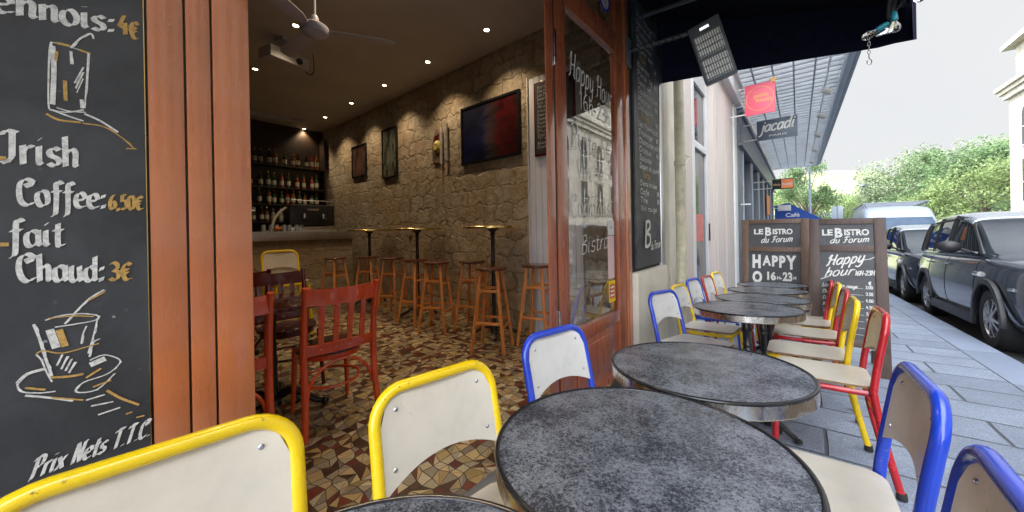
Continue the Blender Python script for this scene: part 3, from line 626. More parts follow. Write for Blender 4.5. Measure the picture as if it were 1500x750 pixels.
# ------------------------------------------------------------------ the bistro building and its interior
IX0 = -6.83          # inside back wall
YL = -3.0            # inside left wall
fb = part('floor_slab', MB().box(IX0-.2, FX+.02, YL-.2, WY+.1, -.12, -.002), M['grout'], smooth=False); struct(fb)
def mosaic_floor():
    r = random.Random(5); sz = .054; x0, x1, yy0, yy1 = -6.8, FX+.015, -2.2, WY
    nx = int((x1-x0)/sz); ny = int((yy1-yy0)/sz); J = {}
    vs = []
    def jp(i, j):
        k = 0 if (i in (0,nx) or j in (0,ny)) else .36
        return Vector((x0+(x1-x0)*(i+r.uniform(-k,k))/nx, yy0+(yy1-yy0)*(j+r.uniform(-k,k))/ny, .004))
    g = [[jp(i,j) for j in range(ny+1)] for i in range(nx+1)]; fs = []; mi = []; tone = []; idx = {}
    for i in range(nx+1):
        for j in range(ny+1): idx[i,j] = len(vs); vs.append(g[i][j])
    def emit(ids):
        P = [vs[k] for k in ids]; c = sum(P, Vector())/len(P); n = len(ids); k0 = len(vs)
        for p in P:
            d = p-c; L = d.length; vs.append(c+d*(1-min(.3,.0026/L*1.4)))
        fs.append(tuple(range(k0,k0+n))); mi.append(r.choices(range(6),(24,22,17,13,14,10))[0]); tone.append(r.random())
        for a in range(n): fs.append((ids[a],ids[(a+1)%n],k0+(a+1)%n,k0+a)); mi.append(6); tone.append(.5)
    for i in range(nx):
        for j in range(ny):
            q = [idx[i,j],idx[i+1,j],idx[i+1,j+1],idx[i,j+1]]; u = r.random()
            if u < .22: emit([q[0],q[1],q[2]]); emit([q[0],q[2],q[3]])
            elif u < .44: emit([q[0],q[1],q[3]]); emit([q[1],q[2],q[3]])
            else: emit(q)
    me = bpy.data.meshes.new('interior_floor'); me.from_pydata([tuple(v) for v in vs], [], fs)
    for m in TILES+[M['grout']]: me.materials.append(m)
    me.polygons.foreach_set('material_index', mi); at = me.attributes.new('tone','FLOAT','FACE'); at.data.foreach_set('value', tone); me.update()
    return link('interior_floor', me)
struct(mosaic_floor())
bb = thing('bistro_building', 'corner bistro with open front, terracotta painted woodwork and rough ochre stone room', 'building', (0,0,0))
part('stone_wall', MB().box(IX0, FX-.06, WY, WY+.3, 0, CZ), M['stone'], bb, smooth=False)
part('rear_wall', MB().box(IX0-.3, IX0, YL, WY+.3, 0, CZ), M['brown_dark'], bb, smooth=False)
part('side_wall', MB().box(IX0, FX-.06, YL-.3, YL, 0, CZ), M['stone'], bb, smooth=False)
part('ceiling', MB().box(IX0-.3, FX-.06, YL-.3, WY+.3, CZ, CZ+.2), M['ceiling'], bb, smooth=False)
part('upper_wall', MB().box(-12, FX-.05, -16, 26, CZ+.95, 15), M['ashlar'], bb, smooth=False)
mb = MB().box(-12, FX-.05, -16, YL-.31, -.6, CZ+.949); mb.box(-12, IX0-.31, YL-.30, 26, -1.5, CZ+.949)
mb.box(IX0-.30, FX-.055, YL-.30, 4.85, CZ+.21, CZ+.949)
part('outer_wall', mb, M['ashlar'], bb, smooth=False)
part('fascia', MB().box(FX-.06, FX+.02, -3, 3.9, CZ-.05, CZ+.9), M['orange_dark'], bb, smooth=False)
part('front_wall', MB().box(FX-.06, FX-.02, -3.3, .05, -.1, CZ-.055), M['orange_dark'], bb, smooth=False)
for a, b in ((.068,.1285),(.1325,.1775),(.1815,.257)):
    part('pilaster_board', MB().box(.19 if b > .2 else .30, FX, a, b, -.06, CZ-.055), M['orange'], bb, bevel=.003)
part('pilaster_backing', MB().box(.20, FX-.012, .060, .25, -.06, CZ-.055), M['brown_dark'], bb)
part('threshold', MB().box(FX-.05, FX+.04, .258, 1.66, -.12, .010), M['grey_metal'], bb, bevel=.004)
# folded leaf edge + glazed fixed leaf
part('folded_leaf_edge', MB().box(.362, FX, 1.68, 1.765, .012, CZ-.055), M['orange_dark'], bb, bevel=.004)
part('door_seal', MB().box(.345, FX-.01, 1.766, 1.79, .012, CZ-.055), M['rubber'], bb)
part('door_hinge', MB().box(FX-.01, FX+.008, 1.768, 1.788, 2.2, 2.42), M['steel'], bb, bevel=.002)
part('door_hinge', MB().box(FX-.01, FX+.008, 1.768, 1.788, .5, .7), M['steel'], bb, bevel=.002)
dr = MB(); y0, y1, y2, y3 = 1.79, 1.91, 2.71, 2.86
dr.box(.33, FX, y0, y1, .0, CZ-.055); dr.box(.31, FX, y2, y3, -.12, CZ-.055)
dr.box(.312, FX-.002, y1, y2, -.12, .06); dr.box(.312, FX-.002, y1, y2, .44, .53); dr.box(.312, FX-.002, y1, y2, 2.64, 2.80)
door = part('glazed_door', dr, M['orange_dark'], bb, bevel=.003)
part('bottom_panel', MB().box(.325, FX-.018, y1, y2, .062, .438), M['orange_dark'], door, bevel=.002)
part('panel_moulding', MB().box(.33, FX-.008, y1+.10, y2-.10, .13, .38), M['orange_dark'], door, bevel=.008)
pane = glass('reflective_pane', (.9,.93,.92)); pane.node_tree.nodes['Principled BSDF'].inputs['IOR'].default_value = 1.95
part('glass', MB().box(.338, .344, y1, y2, .531, 2.639), pane, door, smooth=False)
part('transom_glass', MB().box(.338, .344, y1, y2, 2.801, CZ-.056), M['glass'], door, smooth=False)
gt = Plane2D((.346,0,0), (0,1,0), (0,0,1))
gt.text('Happy Hour', (1.985,2.22), (2.66,2.17), .17, w=.055, slant=.15); gt.text('16h-23h', (2.12,2.04), (2.64,2.02), .12, w=.07)
gt.text('Pinte 5€', (2.0,1.76), (2.64,1.72), .16, w=.06); gt.text('Vin 3€', (2.08,1.55), (2.5,1.52), .12, w=.06); gt.text('Cocktails', (1.99,1.28), (2.62,1.29), .15, w=.055); gt.text('Bistro', (2.1,1.02), (2.55,1.05), .13, w=.05, slant=.15)
gt.build(door, 'window_lettering')
rs = MB().lathe([(0,0),(.085,0),(.085,.002),(0,.002)], (.3465,2.56,3.0), 32, 'x'); rs_ = part('round_sticker', rs, M['blue'], door)
part('sticker_face', MB().lathe([(0,.0022),(.065,.0022),(.065,.003),(0,.003)], (.3465,2.56,3.0), 32, 'x'), M['white_paint'], door)
block_text('UJ', (.3505,2.52,2.965), (0,1,0), (0,0,1), .06, M['red'], door, 'sticker_lettering')
part('paper_notice', MB().box(.3445,.346, 2.545,2.66, .80,1.14), paint('pale_pink_paper', (.70,.50,.48), .6, var=.08), door)
part('paper_notice', MB().box(.3445,.3465, 2.55,2.665, 1.145,1.26), M['white_paint'], door)
block_text('+', (.3467,2.59,1.18), (0,1,0), (0,0,1), .05, M['red'], door, 'notice_mark')
part('yellow_sticker', MB().box(.3445,.346, 2.55,2.67, .61,.78), M['yellow'], door, bevel=0)
part('sticker_face', MB().box(.3461,.3468, 2.565,2.655, .64,.75), paint('red_print', (.55,.03,.04), .5), door)
for q in range(3): part('sticker_print', MB().box(.3469,.3474, 2.575,2.645, .655+.032*q,.672+.032*q), M['white_paint'], door)
# right hand post
pm = MB().box(.29, FX+.012, 2.865, 2.925, -.12, CZ-.055); pm.box(.29, FX, 2.929, 2.985, -.12, CZ-.055)
part('door_post', pm, M['orange'], bb, bevel=.004)
part('plinth', MB().box(.25, FX+.05, 2.99, 3.86, -.25, .80), M['cream_paint'], bb, bevel=.012)
part('menu_backing_wall', MB().box(.25, FX-.005, 2.99, 3.86, .802, CZ-.055), M['dark'], bb)
part('metal_strip', MB().box(.28, FX+.02, 3.78, 3.93, -.3, CZ+.2), M['alu'], bb, bevel=.004)

# large drinks chalkboard
cbt = thing('chalkboard', 'tall slate drinks board with Irish Coffee lettering and two chalk drawings, left of the pilaster', 'chalkboard', (FX,-.4,0))
def child_of(t, o): o.parent = t; o.matrix_parent_inverse = Matrix.Translation(-t.location); return o
child_of(cbt, part('panel', MB().box(FX-.02, FX+.0005, -1.1, .0625, .02, 2.6), M['chalkboard']))
child_of(cbt, part('edge_bead', MB().box(FX-.02, FX+.001, .0628, .0642, .02, 2.6), M['brass']))
for y, z in ((-.075,1.0),(.012,1.03),(-.09,.7)): child_of(cbt, part('screw', MB().lathe([(0,.0),(.0035,.0),(.003,.002),(0,.002)], (FX,y,z), 10, 'x', cap=False), M['steel']))
cb = Plane2D((FX+.0005,0,0), (0,1,0), (0,0,1), lift=.0006)
GO = math.radians(38)
cb.text('Viennois:', (-.166,1.612), (.0247,1.6396), .052, w=.15, nib=GO, slant=.0)
cb.text('4€', (.0265,1.6471), (.0575,1.6358), .040, 'gold', w=.15, nib=GO)
cb.text('Irish', (-.119,1.3415), (-.0284,1.343), .060, w=.115, nib=GO)
cb.text('Coffee:', (-.1028,1.264), (.0067,1.2604), .050, w=.12, nib=GO)
cb.text('6,50€', (.0086,1.2604), (.0580,1.2592), .031, 'gold', w=.16, nib=GO)
cb.text('fait', (-.1123,1.185), (-.049,1.1846), .052, w=.12, nib=GO)
cb.text('Chaud:', (-.1043,1.1205), (.003,1.1069), .052, w=.12, nib=GO)
cb.text('3€', (.0067,1.1093), (.040,1.1048), .038, 'gold', w=.15, nib=GO)
cb.text('Prix Nets T.T.C.', (-.0966,.7441), (.0620,.754), .038, w=.13, nib=GO, slant=.25)
for y, z in ((-.1184,1.3492),(-.1173,1.1903)): cb.stroke([(y-.003,z),(y+.003,z)], .007, 'gold')
cb.build(None, names={'chalk':'white_lettering','gold':'ochre_lettering'})
cb = Plane2D((FX+.0005,0,0), (0,1,0), (0,0,1), lift=.0006)
DRAW = [('w',0.0022,[(-0.0616,1.5869),(-0.0643,1.5599),(-0.0662,1.4642),(-0.0623,1.4529)]),('w',0.0066,[(-0.06,1.5786),(-0.0589,1.5346),(-0.0613,1.4655)]),('w',0.0015,[(-0.0616,1.5869),(-0.0504,1.5873),(-0.0334,1.5857),(-0.0157,1.5841)]),('g',0.0044,[(-0.0546,1.5877),(-0.0398,1.5881)]),('g',0.0037,[(-0.0269,1.5848),(-0.0144,1.5825)]),('w',0.0022,[(-0.0158,1.5819),(-0.0187,1.52),(-0.0216,1.4677)]),('w',0.0022,[(-0.0623,1.4529),(-0.0457,1.4524),(-0.0239,1.4628)]),('w',0.0029,[(-0.0377,1.5854),(-0.0257,1.6086),(-0.0121,1.6244),(-0.0085,1.6158)]),('w',0.0037,[(-0.0378,1.577),(-0.0372,1.5526)]),('g',0.0037,[(-0.0556,1.5701),(-0.0562,1.5527)]),('g',0.0051,[(-0.0458,1.5148),(-0.0454,1.4767)]),('w',0.0015,[(-0.0228,1.5507),(-0.0342,1.515)]),('w',0.0015,[(-0.023,1.54),(-0.033,1.5048)]),('w',0.0015,[(-0.0231,1.5271),(-0.0314,1.4962)]),('w',0.0051,[(-0.0254,1.4823),(-0.0247,1.4669)]),('w',0.0029,[(-0.0623,1.4529),(-0.0415,1.445),(-0.0241,1.44)]),('w',0.0037,[(-0.0217,1.4548),(-0.0013,1.4453),(0.0223,1.4269)]),('g',0.0037,[(-0.0684,1.4432),(-0.0542,1.4351),(-0.0286,1.4361)]),('g',0.0022,[(-0.0242,1.435),(0.0032,1.4339),(0.0271,1.4166),(0.047,1.3937)]),('g',0.0022,[(0.0343,1.393),(0.0481,1.3954)]),('w',0.0022,[(-0.056,1.4587),(-0.0414,1.4555),(-0.0217,1.4584)]),('w',0.0029,[(-0.0514,1.0294),(-0.0353,1.054),(-0.0186,1.0759),(-0.001,1.0891)]),('g',0.0029,[(-0.0218,1.0707),(-0.001,1.0847)]),('w',0.0022,[(-0.0742,1.0412),(-0.0566,1.0464),(-0.031,1.0454),(-0.0099,1.0369),(-0.0133,1.0282),(-0.0356,1.0259),(-0.063,1.0252)]),('g',0.0022,[(-0.0709,1.0439),(-0.0419,1.0427),(-0.0154,1.0366)]),('w',0.0037,[(-0.0876,1.0355),(-0.0813,1.006),(-0.0757,0.971),(-0.0682,0.9315)]),('w',0.0022,[(-0.01,1.0311),(-0.0159,0.9964),(-0.0231,0.9626)]),('w',0.0103,[(-0.0692,1.0198),(-0.0626,0.9862)]),('g',0.0088,[(-0.0582,1.0172),(-0.0519,0.986)]),('w',0.0022,[(-0.0247,1.0185),(-0.0293,1.0033),(-0.0317,0.9848)]),('w',0.0022,[(-0.0092,0.9875),(-0.0161,0.9821),(-0.0218,0.9551)]),('g',0.0022,[(-0.0855,0.9792),(-0.0776,0.9829),(-0.0554,0.9719),(-0.0252,0.976),(-0.0093,0.9789)]),('w',0.0022,[(-0.0855,0.9772),(-0.0798,0.9655),(-0.0741,0.9402),(-0.0683,0.92)]),('w',0.0029,[(-0.0554,0.9684),(-0.0618,0.9498)]),('w',0.0029,[(-0.0492,0.9631),(-0.0566,0.9413)]),('w',0.0029,[(-0.0442,0.9561),(-0.0516,0.9362)]),('w',0.0029,[(-0.0399,0.9492),(-0.0474,0.9307)]),('w',0.0051,[(-0.076,0.9476),(-0.0955,0.944),(-0.1061,0.9313)]),('w',0.0022,[(-0.1069,0.9296),(-0.1033,0.9141),(-0.0844,0.9037),(-0.0645,0.8996)]),('w',0.0022,[(-0.021,0.9477),(-0.0026,0.953),(0.0163,0.9401),(0.0186,0.9282),(0.0016,0.9116),(-0.0304,0.9046),(-0.0394,0.8888),(-0.0127,0.8839),(0.0111,0.9084)]),('w',0.0103,[(-0.0189,0.9384),(-0.0027,0.9443)]),('g',0.0044,[(-0.0302,0.9222),(-0.0475,0.9231),(-0.0682,0.9281)]),('w',0.0037,[(-0.0978,0.9041),(-0.0726,0.8905),(-0.0438,0.8731)]),('g',0.0037,[(-0.0977,0.9185),(-0.0765,0.9074)]),('g',0.0029,[(-0.0686,0.8889),(-0.0309,0.8694)]),('g',0.0029,[(-0.0172,0.8913),(0.0062,0.8968)]),('g',0.0037,[(-0.0076,0.9255),(-0.0259,0.9136)]),('w',0.0029,[(-0.0264,0.8676),(-0.0036,0.8696)]),('w',0.0029,[(-0.0199,0.8529),(0.008,0.8504)]),('w',0.0029,[(-0.011,0.8312),(0.0175,0.834)]),('g',0.0044,[(0.0012,0.8766),(0.0201,0.8531),(0.0451,0.8296)]),('g',0.0029,[(0.0271,0.8165),(0.0347,0.8171)]),('g',0.0029,[(0.0421,0.8025),(0.0525,0.8019)])]
for k, w_, P in DRAW:
    P = [(v.x, v.y) for v in smooth_path([(a,b,0) for a,b in P], 4)] if len(P) > 2 else P
    cb.stroke(P, w_, 'chalk' if k == 'w' else 'gold')
    if w_ < .004:
        cb.stroke([(a+rnd.uniform(-.0012,.0012)+.001, b+rnd.uniform(-.001,.001)) for a, b in P], w_*.5, 'chalk' if k == 'w' else 'gold')
cb.build(None, names={'chalk':'white_drawing','gold':'ochre_drawing'})
for o in list(COL.objects):
    if o.name.split('.')[0] in ('white_lettering','ochre_lettering','white_drawing','ochre_drawing') and o.parent is None: child_of(cbt, o)
# narrow menu board beside the pipe
nm = thing('chalkboard', 'tall narrow slate menu with dense white and ochre handwriting above the cream plinth', 'chalkboard', (0,0,0))
part('panel', MB().box(FX-.004, FX+.014, 3.06, 3.76, .83, 3.3), chalkboard('pale_slate_board', 1.3), nm)
nb = Plane2D((FX+.014,0,0), (0,1,0), (0,0,1)); z = 3.15; LN = ['Vin rouge','Verre 4€','Pichet 50','Bordeaux','Blanc sec','Rose','Bieres','Pinte 7€','Demi 4€','Cocktails','Mojito','Daiquiri','Punch','Les Planches','Fromage','Charcuterie','Croque','Salade','Dessert du jour','Tarte','Creme brulee','Cafe','The']
i = 0
while z > 1.35:
    t = LN[i % len(LN)]; i += 1; hd = i % 7 == 6
    nb.text(t, (3.20 if hd else 3.14, z), (3.20+min(.42,.045*len(t)), z-.004), .062 if hd else .05, 'gold' if hd else 'chalk', w=.14, slant=.15); 
    if rnd.random() < .6: nb.text('%d€' % rnd.randint(3,9), (3.62,z), (3.70,z), .045, w=.14)
    z -= .078
nb.text('B', (3.22,1.02), (3.42,1.02), .24, w=.13, slant=.1); nb.text('du Forum', (3.40,.98), (3.70,1.0), .08, w=.12, slant=.2)
nb.build(nm)

# ---- ceiling fittings
def ceiling_light(x, y, label, power=50):
    t = thing('ceiling_light', label, 'ceiling light', (x,y,CZ), 0, 'recessed ceiling spotlights')
    part('trim_ring', MB().lathe([(.030,-.004),(.045,-.010),(.052,-.006),(.052,-.0005),(.030,-.0005)], n=24, cap=False), M['steel'], t)
    part('bulb', MB().lathe([(0,-.003),(.030,-.003),(.030,-.0008),(0,-.0008)], n=16, cap=False), M['lamp'], t)
    l = bpy.data.lights.new('spot', 'SPOT'); l.energy = power; l.color = (1,.76,.50); l.spot_size = 1.9; l.spot_blend = .8; l.shadow_soft_size = .03
    o = link('lamp_beam', l, t); o.location = (0,0,-.02)
M['lamp'] = paint('lamp_glow', (1,.9,.75), .4, emis=((1,.80,.55), 14))
for n in range(6):
    ceiling_light(-1.217-1.112*n, 2.85, ['recessed spotlight nearest the doorway in the row along the stone wall','second recessed spotlight from the doorway along the stone wall','third recessed spotlight from the doorway, middle of the row','fourth recessed spotlight from the doorway along the stone wall','fifth recessed spotlight from the doorway, next to last','recessed spotlight deepest in the room above the bar end'][n])
ceiling_light(-2.73, 1.39, 'recessed spotlight just left of the ceiling fan', 30); ceiling_light(-4.26, 1.38, 'recessed spotlight at the pilaster edge, left of the projector', 30)
ceiling_light(-1.15, 1.39, 'recessed spotlight between the ceiling fan and the doorway', 40); ceiling_light(-.25, .75, 'recessed spotlight just inside the doorway above the nearest red chair', 40); ceiling_light(-.25, 2.0, 'recessed spotlight just inside the doorway by the folded door', 34); ceiling_light(-2.0, .1, 'recessed spotlight hidden behind the pilaster over the dark tables', 40)  # unseen spotlights, added to brighten the room behind the doorway
# fan
fx, fy, fz = -1.41, 1.09, 2.80
t = thing('ceiling_fan', 'grey three-bladed ceiling fan on a thin rod', 'fan', (fx,fy,CZ))
part('rod', MB().tube([(0,0,-.001),(0,0,fz-CZ+.10)], .011, 10), M['fan'], t)
part('canopy_cap', MB().lathe([(.06,0),(.055,-.03),(.015,-.06)], n=20), M['fan'], t)
b0 = fz-CZ
part('motor', MB().lathe([(.02,b0+.12),(.03,b0+.10),(.03,b0+.06),(.07,b0+.05),(.098,b0+.03),(.1,b0),(.09,b0-.025),(.05,b0-.045),(.02,b0-.055),(0,b0-.056)], n=32, cap=False), M['fan'], t)
for k in range(3):
    a = math.radians(62)+2*PI/3*k; T = Matrix.Rotation(a,4,'Z') @ Matrix.Translation((0,0,b0+.01)) @ Matrix.Rotation(.2,4,'X')
    part('blade', MB().prism([(.10,-.02),(.18,-.05),(.55,-.065),(.60,-.03),(.60,.03),(.55,.065),(.18,.05),(.10,.02)], -.004, .004, T), M['fan'], t, bevel=.001)
# projector
t = thing('projector', 'white box projector hung from the ceiling with a loose cable', 'projector', (-3.15,1.42,CZ), math.radians(14))
part('body', MB().box(-.12,.12,-.24,.20,-.30,-.17), M['plastic_white'], t, bevel=.01)
part('bracket', MB().box(-.02,.02,-.02,.02,-.19,-.001).box(-.08,.08,-.08,.08,-.03,-.001), M['fan'], t)
part('lens', MB().lathe([(.035,.12),(.035,.14),(.028,.142),(.0,.13)], (0,.08,-.245), 20, 'x'), M['window_dark'], t)
part('cable', MB().tube(smooth_path([(0,.16,-.22),(.02,.26,-.30),(.0,.34,-.24),(-.02,.36,-.10),(0,.33,-.002)],5), .006, 6), M['rubber'], t)
t = thing('strip_light', 'long pale strip light on the ceiling in front of the shelves', 'strip light', (-6.3,1.85,CZ), math.radians(80))
part('housing', MB().box(-.75,.75,-.06,.06,-.06,-.001), M['fan'], t, bevel=.005); part('diffuser', MB().box(-.70,.70,-.045,.045,-.085,-.061), M['plastic_white'], t, bevel=.01)

# ---- things on the stone wall
def picture(x0, x1, z0, z1, mat, label, fr=.025):
    t = thing('framed_picture', label, 'picture', ((x0+x1)/2, WY, (z0+z1)/2)); w, h = (x1-x0)/2, (z1-z0)/2
    f = MB(); f.box(-w,w,-.035,-.002,h-fr,h); f.box(-w,w,-.035,-.002,-h,-h+fr); f.box(-w,-w+fr,-.035,-.002,-h+fr,h-fr); f.box(w-fr,w,-.035,-.002,-h+fr,h-fr)
    part('frame', f, M['black_bead'], t); part('canvas', MB().box(-w+fr,w-fr,-.024,-.004,-h+fr,h-fr), mat, t)
def flagmat():
    m, nt, b = newmat('draped_tricolour_print'); v = coords(nt, 'Object'); sp = N(nt, 'ShaderNodeSeparateXYZ')
    n = noise(nt, coords(nt, 'Object', (1.2,1,3.2), (0,.5,0)), 2.2, 5, .6, 1.2)
    nt.links.new(v, sp.inputs[0]); a = N(nt, 'ShaderNodeMath', operation='MULTIPLY_ADD'); nt.links.new(n, a.inputs[0]); a.inputs[1].default_value = .35; nt.links.new(sp.outputs[0], a.inputs[2])
    col = ramp(nt, a.outputs[0], [(0, (.004,.007,.035)), (.06, (.006,.011,.055)), (.16, (.05,.035,.045)), (.28, (.05,.02,.02)), (.36, (.07,.004,.006)), (.6, (.05,.002,.003))])
    m2 = N(nt, 'ShaderNodeMath', operation='ADD'); nt.links.new(a.outputs[0], m2.inputs[0]); m2.inputs[1].default_value = 0
    # shift so that the bands cross the picture
    sh = N(nt, 'ShaderNodeMath', operation='ADD'); nt.links.new(a.outputs[0], sh.inputs[0]); sh.inputs[1].default_value = 0.0
    col = mixc(nt, .8, col, ramp(nt, n, [(.35, (.25,.25,.25)), (.6, (1.4,1.4,1.4))]), 'MULTIPLY')
    nt.links.new(col, b.inputs['Base Color']); b.inputs['Roughness'].default_value = .35; return m
picture(-2.096, -1.056, 2.106, 2.895, flagmat(), 'large black-framed print of a draped blue and red flag on the stone wall', .03)
def poster(name, c1, c2):
    m, nt, b = newmat(name); n = noise(nt, coords(nt,'Object',(3,3,1)), 4., 4, .6, .5)
    nt.links.new(ramp(nt, n, [(.4, c1), (.55, c2), (.65, c1)]), b.inputs['Base Color']); b.inputs['Roughness'].default_value = .3; return m
picture(-4.21, -3.73, 2.15, 3.02, poster('faded_poster', (.02,.02,.02), (.16,.17,.12)), 'tall narrow dark poster in a black frame, between the small picture and the wall sculpture')
picture(-5.37, -4.80, 2.29, 2.91, poster('small_print', (.03,.02,.015), (.14,.07,.05)), 'small dark framed picture nearest the bar')
t = thing('wall_sculpture', 'metal wall piece with a yellow disc and two pale upright pipes', 'sculpture', (-2.56,WY,2.48))
part('pipe', MB().tube([(.05,-.05,-.30),(.05,-.05,.24)], .022, 10), paint('rusty_white_metal', (.45,.42,.36), .5, var=.5, scale=25), t)
part('pipe', MB().tube([(.16,-.05,-.26),(.16,-.05,.28)], .028, 10), paint('rusty_white_metal', (.40,.38,.34), .5, var=.5, scale=25), t)
part('disc', MB().lathe([(0,-.07),(.05,-.075),(.09,-.05),(.095,-.02),(0,-.02)], (-.06,0,-.02), 20, 'y', cap=False), paint('yellow_glazed_disc', (.50,.42,.10), .4, var=.4, scale=30), t)
part('plate', MB().prism([(-.19,-.22),(-.02,-.27),(.0,.12),(-.08,.26),(-.14,.15),(-.2,.02)], .005, .03, Matrix.Rotation(PI/2,4,'X')), paint('rusty_plate', (.16,.11,.08), .6, var=.5, scale=15), t)
part('red_cap', MB().prism([(-.14,.06),(-.04,.09),(-.02,.16),(-.12,.14)], .031, .045, Matrix.Rotation(PI/2,4,'X')), M['dark_red_wood'], t)
t = thing('wall_boarding', 'white vertical boarding fixed to the stone wall by the door jamb', 'wall panel', (-.58,WY,.004))
bd = MB()
for k in range(8): bd.box(-.33+.085*k, -.33+.085*k+.080, -.035, -.003, 0, 2.95)
bd.box(-.345,-.332,-.05,-.002,0,2.97)
part('board', bd, M['boarding'], t, bevel=.004)
nm2 = thing('chalkboard', 'dark framed chalk price list hung on the white boarding inside', 'chalkboard', (-.56,WY-.036,2.45))
part('frame', MB().box(-.25,.27,-.03,-.002,-.42,.42), M['dark_red_wood'], nm2, bevel=.003); part('panel', MB().box(-.23,.25,-.034,-.030,-.395,.40), M['chalkboard'], nm2)
pb = Plane2D((0,-.034,0), (1,0,0), (0,0,1))
for k in range(16): pb.text(LN[(k*5+3) % len(LN)], (-.20,.34-.045*k), (-.20+.26,.34-.045*k), .03, w=.12)
pb.build(nm2)
t = thing('conduit', 'pale vertical cable conduit with a switch on the stone wall', 'conduit', (-3.42,WY,.004))
part('pipe', MB().tube([(0,-.014,0),(0,-.014,1.85)], .010, 8), paint('aged_conduit', (.34,.29,.20), .5), t); part('switch_box', MB().box(-.05,.05,-.05,-.002,1.12,1.26), paint('aged_switch_box', (.36,.32,.24), .5), t, bevel=.006)

# ---- bar
t = thing('bar_counter', 'long bar with thick zinc top and rough stone front', 'bar counter', (-4.75,0,.004))
part('counter_top', MB().box(-.75,.02,-2.6,2.98,1.09,1.236), M['alu'], t, bevel=.012)
part('bar_front', MB().box(-.62,-.06,-2.6,2.94,0,1.088), M['stone'], t, smooth=False)
part('foot_rail', MB().tube([(.06,-2.5,.18),(.06,2.85,.18)], .02, 10), M['brass'], t)
t = thing('back_bar_shelves', 'dark wooden back-bar shelving behind the counter', 'shelving', (-6.55,0,.004))
cabm = MB().box(-.27,.0,-2.,3.2,0,1.05)
part('cabinet', cabm, M['brown_dark'], t)
for z in (1.45,1.80,2.15,2.60): part('shelf', MB().box(-.27,.0,.4,3.2,z-.03,z), M['brown_dark'], t, bevel=.003)
for y in (.4,1.8,3.17): part('upright', MB().box(-.265,-.01,y,y+.03,1.05,3.3), M['brown_dark'], t)
def gl(name, c, r=.08): return paint(name, c, r, var=.2, scale=10, bmp=0, spec=.9, rvar=.03)
BM = [('green',gl('green_bottle_glass',(.02,.07,.03))),('amber',gl('amber_bottle_glass',(.22,.08,.015))),('clear',gl('clear_bottle_glass',(.35,.38,.38))),('red',gl('red_bottle_glass',(.30,.03,.015))),('dark',gl('dark_bottle_glass',(.02,.018,.016)))]
lab = paint('paper_bottle_label', (.55,.52,.42), .6, var=.3, scale=30)
bmesh_b = {}
for n, m in BM:
    bmesh_b[n] = [MB().lathe([(0,0),(.036,0),(.038,.01),(.038,.17),(.03,.2),(.014,.225),(.013,.29),(.015,.292),(.015,.305),(0,.305)], n=14, cap=False).mesh('glass_body', m),
                  MB().lathe([(.0388,.05),(.0388,.14)], n=14, cap=False).mesh('paper_label', lab), MB().lathe([(.016,.275),(.016,.31),(0,.31)], n=10, cap=False).mesh('cap', M['brass'] if n != 'clear' else M['steel'])]
SHN = {1.45:'lowest',1.80:'second',2.15:'third',2.60:'top'}
for z in (1.45,1.80,2.15,2.60):
    y = .75
    while y < 3.08:
        n = rnd.choice(BM)[0]
        t = thing('bottle', '%s glass bottle in the row on the %s back-bar shelf' % (n, SHN[z]), 'bottle', (-6.62+rnd.uniform(-.04,.04), y, z+.004), rnd.uniform(0,6), '%s bottles on the %s shelf' % (n, SHN[z]))
        s = rnd.uniform(.85,1.12); t.scale = (1,1,s)
        for q, nn in zip(bmesh_b[n], ('glass_body','paper_label','cap')): link(nn, q, t)
        y += rnd.uniform(.088,.17)
t = thing('beer_tap', 'chrome T-shaped beer tap column on the bar counter', 'beer tap', (-5.0,1.28,1.24))
part('column', MB().tube([(0,0,0),(0,0,.33)], .025, 14), M['steel'], t); part('crossbar', MB().tube([(0,-.24,.36),(0,.24,.36)], .035, 14), M['steel'], t)
for k in range(4): part('tap_handle', MB().tube([(.03,-.18+.12*k,.34),(.09,-.18+.12*k,.36),(.11,-.18+.12*k,.47)], [.01,.012,.017], 8), M['black_iron'] if k % 2 else M['steel'], t)
t = thing('coffee_machine', 'black and chrome espresso machine on the bar counter', 'coffee machine', (-5.1,2.35,1.24))
part('body', MB().box(-.2,.12,-.36,.36,.10,.46), M['black_iron'], t, bevel=.03); part('drip_tray', MB().box(-.2,.18,-.36,.36,.0,.08), M['steel'], t, bevel=.01)
for k in range(2):
    part('group_head', MB().lathe([(.035,.22),(.04,.30)], (.14,-.15+.3*k,0), 14), M['steel'], t); part('portafilter', MB().tube([(.14,-.15+.3*k,.22),(.30,-.15+.3*k,.20)], .013, 8), M['black_iron'], t)
part('name_plate', MB().box(.121,.124,-.09,.09,.36,.39), M['steel'], t); part('cup_rail', MB().tube([(-.18,-.34,.53),(.10,-.34,.53),(.10,.34,.53),(-.18,.34,.53)], .008, 6), M['steel'], t)
t = thing('bar_lamp', 'pale curved desk lamp arching over the bar', 'lamp', (-5.15,1.95,1.24))
part('arm', MB().tube(smooth_path([(0,-.18,0),(0,-.14,.18),(0,-.04,.34),(0,.10,.42),(0,.24,.42)],6), .022, 10), M['cream_paint'], t); part('base', MB().lathe([(.07,0),(.07,.015),(.02,.03)], (0,-.18,0), 16), M['cream_paint'], t)
for k in range(7):
    t = thing('drinking_glass', 'upturned glass in the row on the bar counter near the espresso machine', 'glass', (-4.98+.05*(k%2), 1.62+.09*k, 1.24), 0, 'glasses standing on the bar')
    part('glass_body', MB().lathe([(.036,0),(.028,.11),(.0,.11)], n=14, cap=False), bmesh_b['clear'][0].materials[0], t)
t = thing('fruit', 'orange fruit lying on the bar counter', 'fruit', (-4.9,1.78,1.24)); part('flesh', MB().ball((0,0,.042), .042, 14), paint('orange_peel', (.6,.16,.02), .5, bmp=.3, bs=150), t)
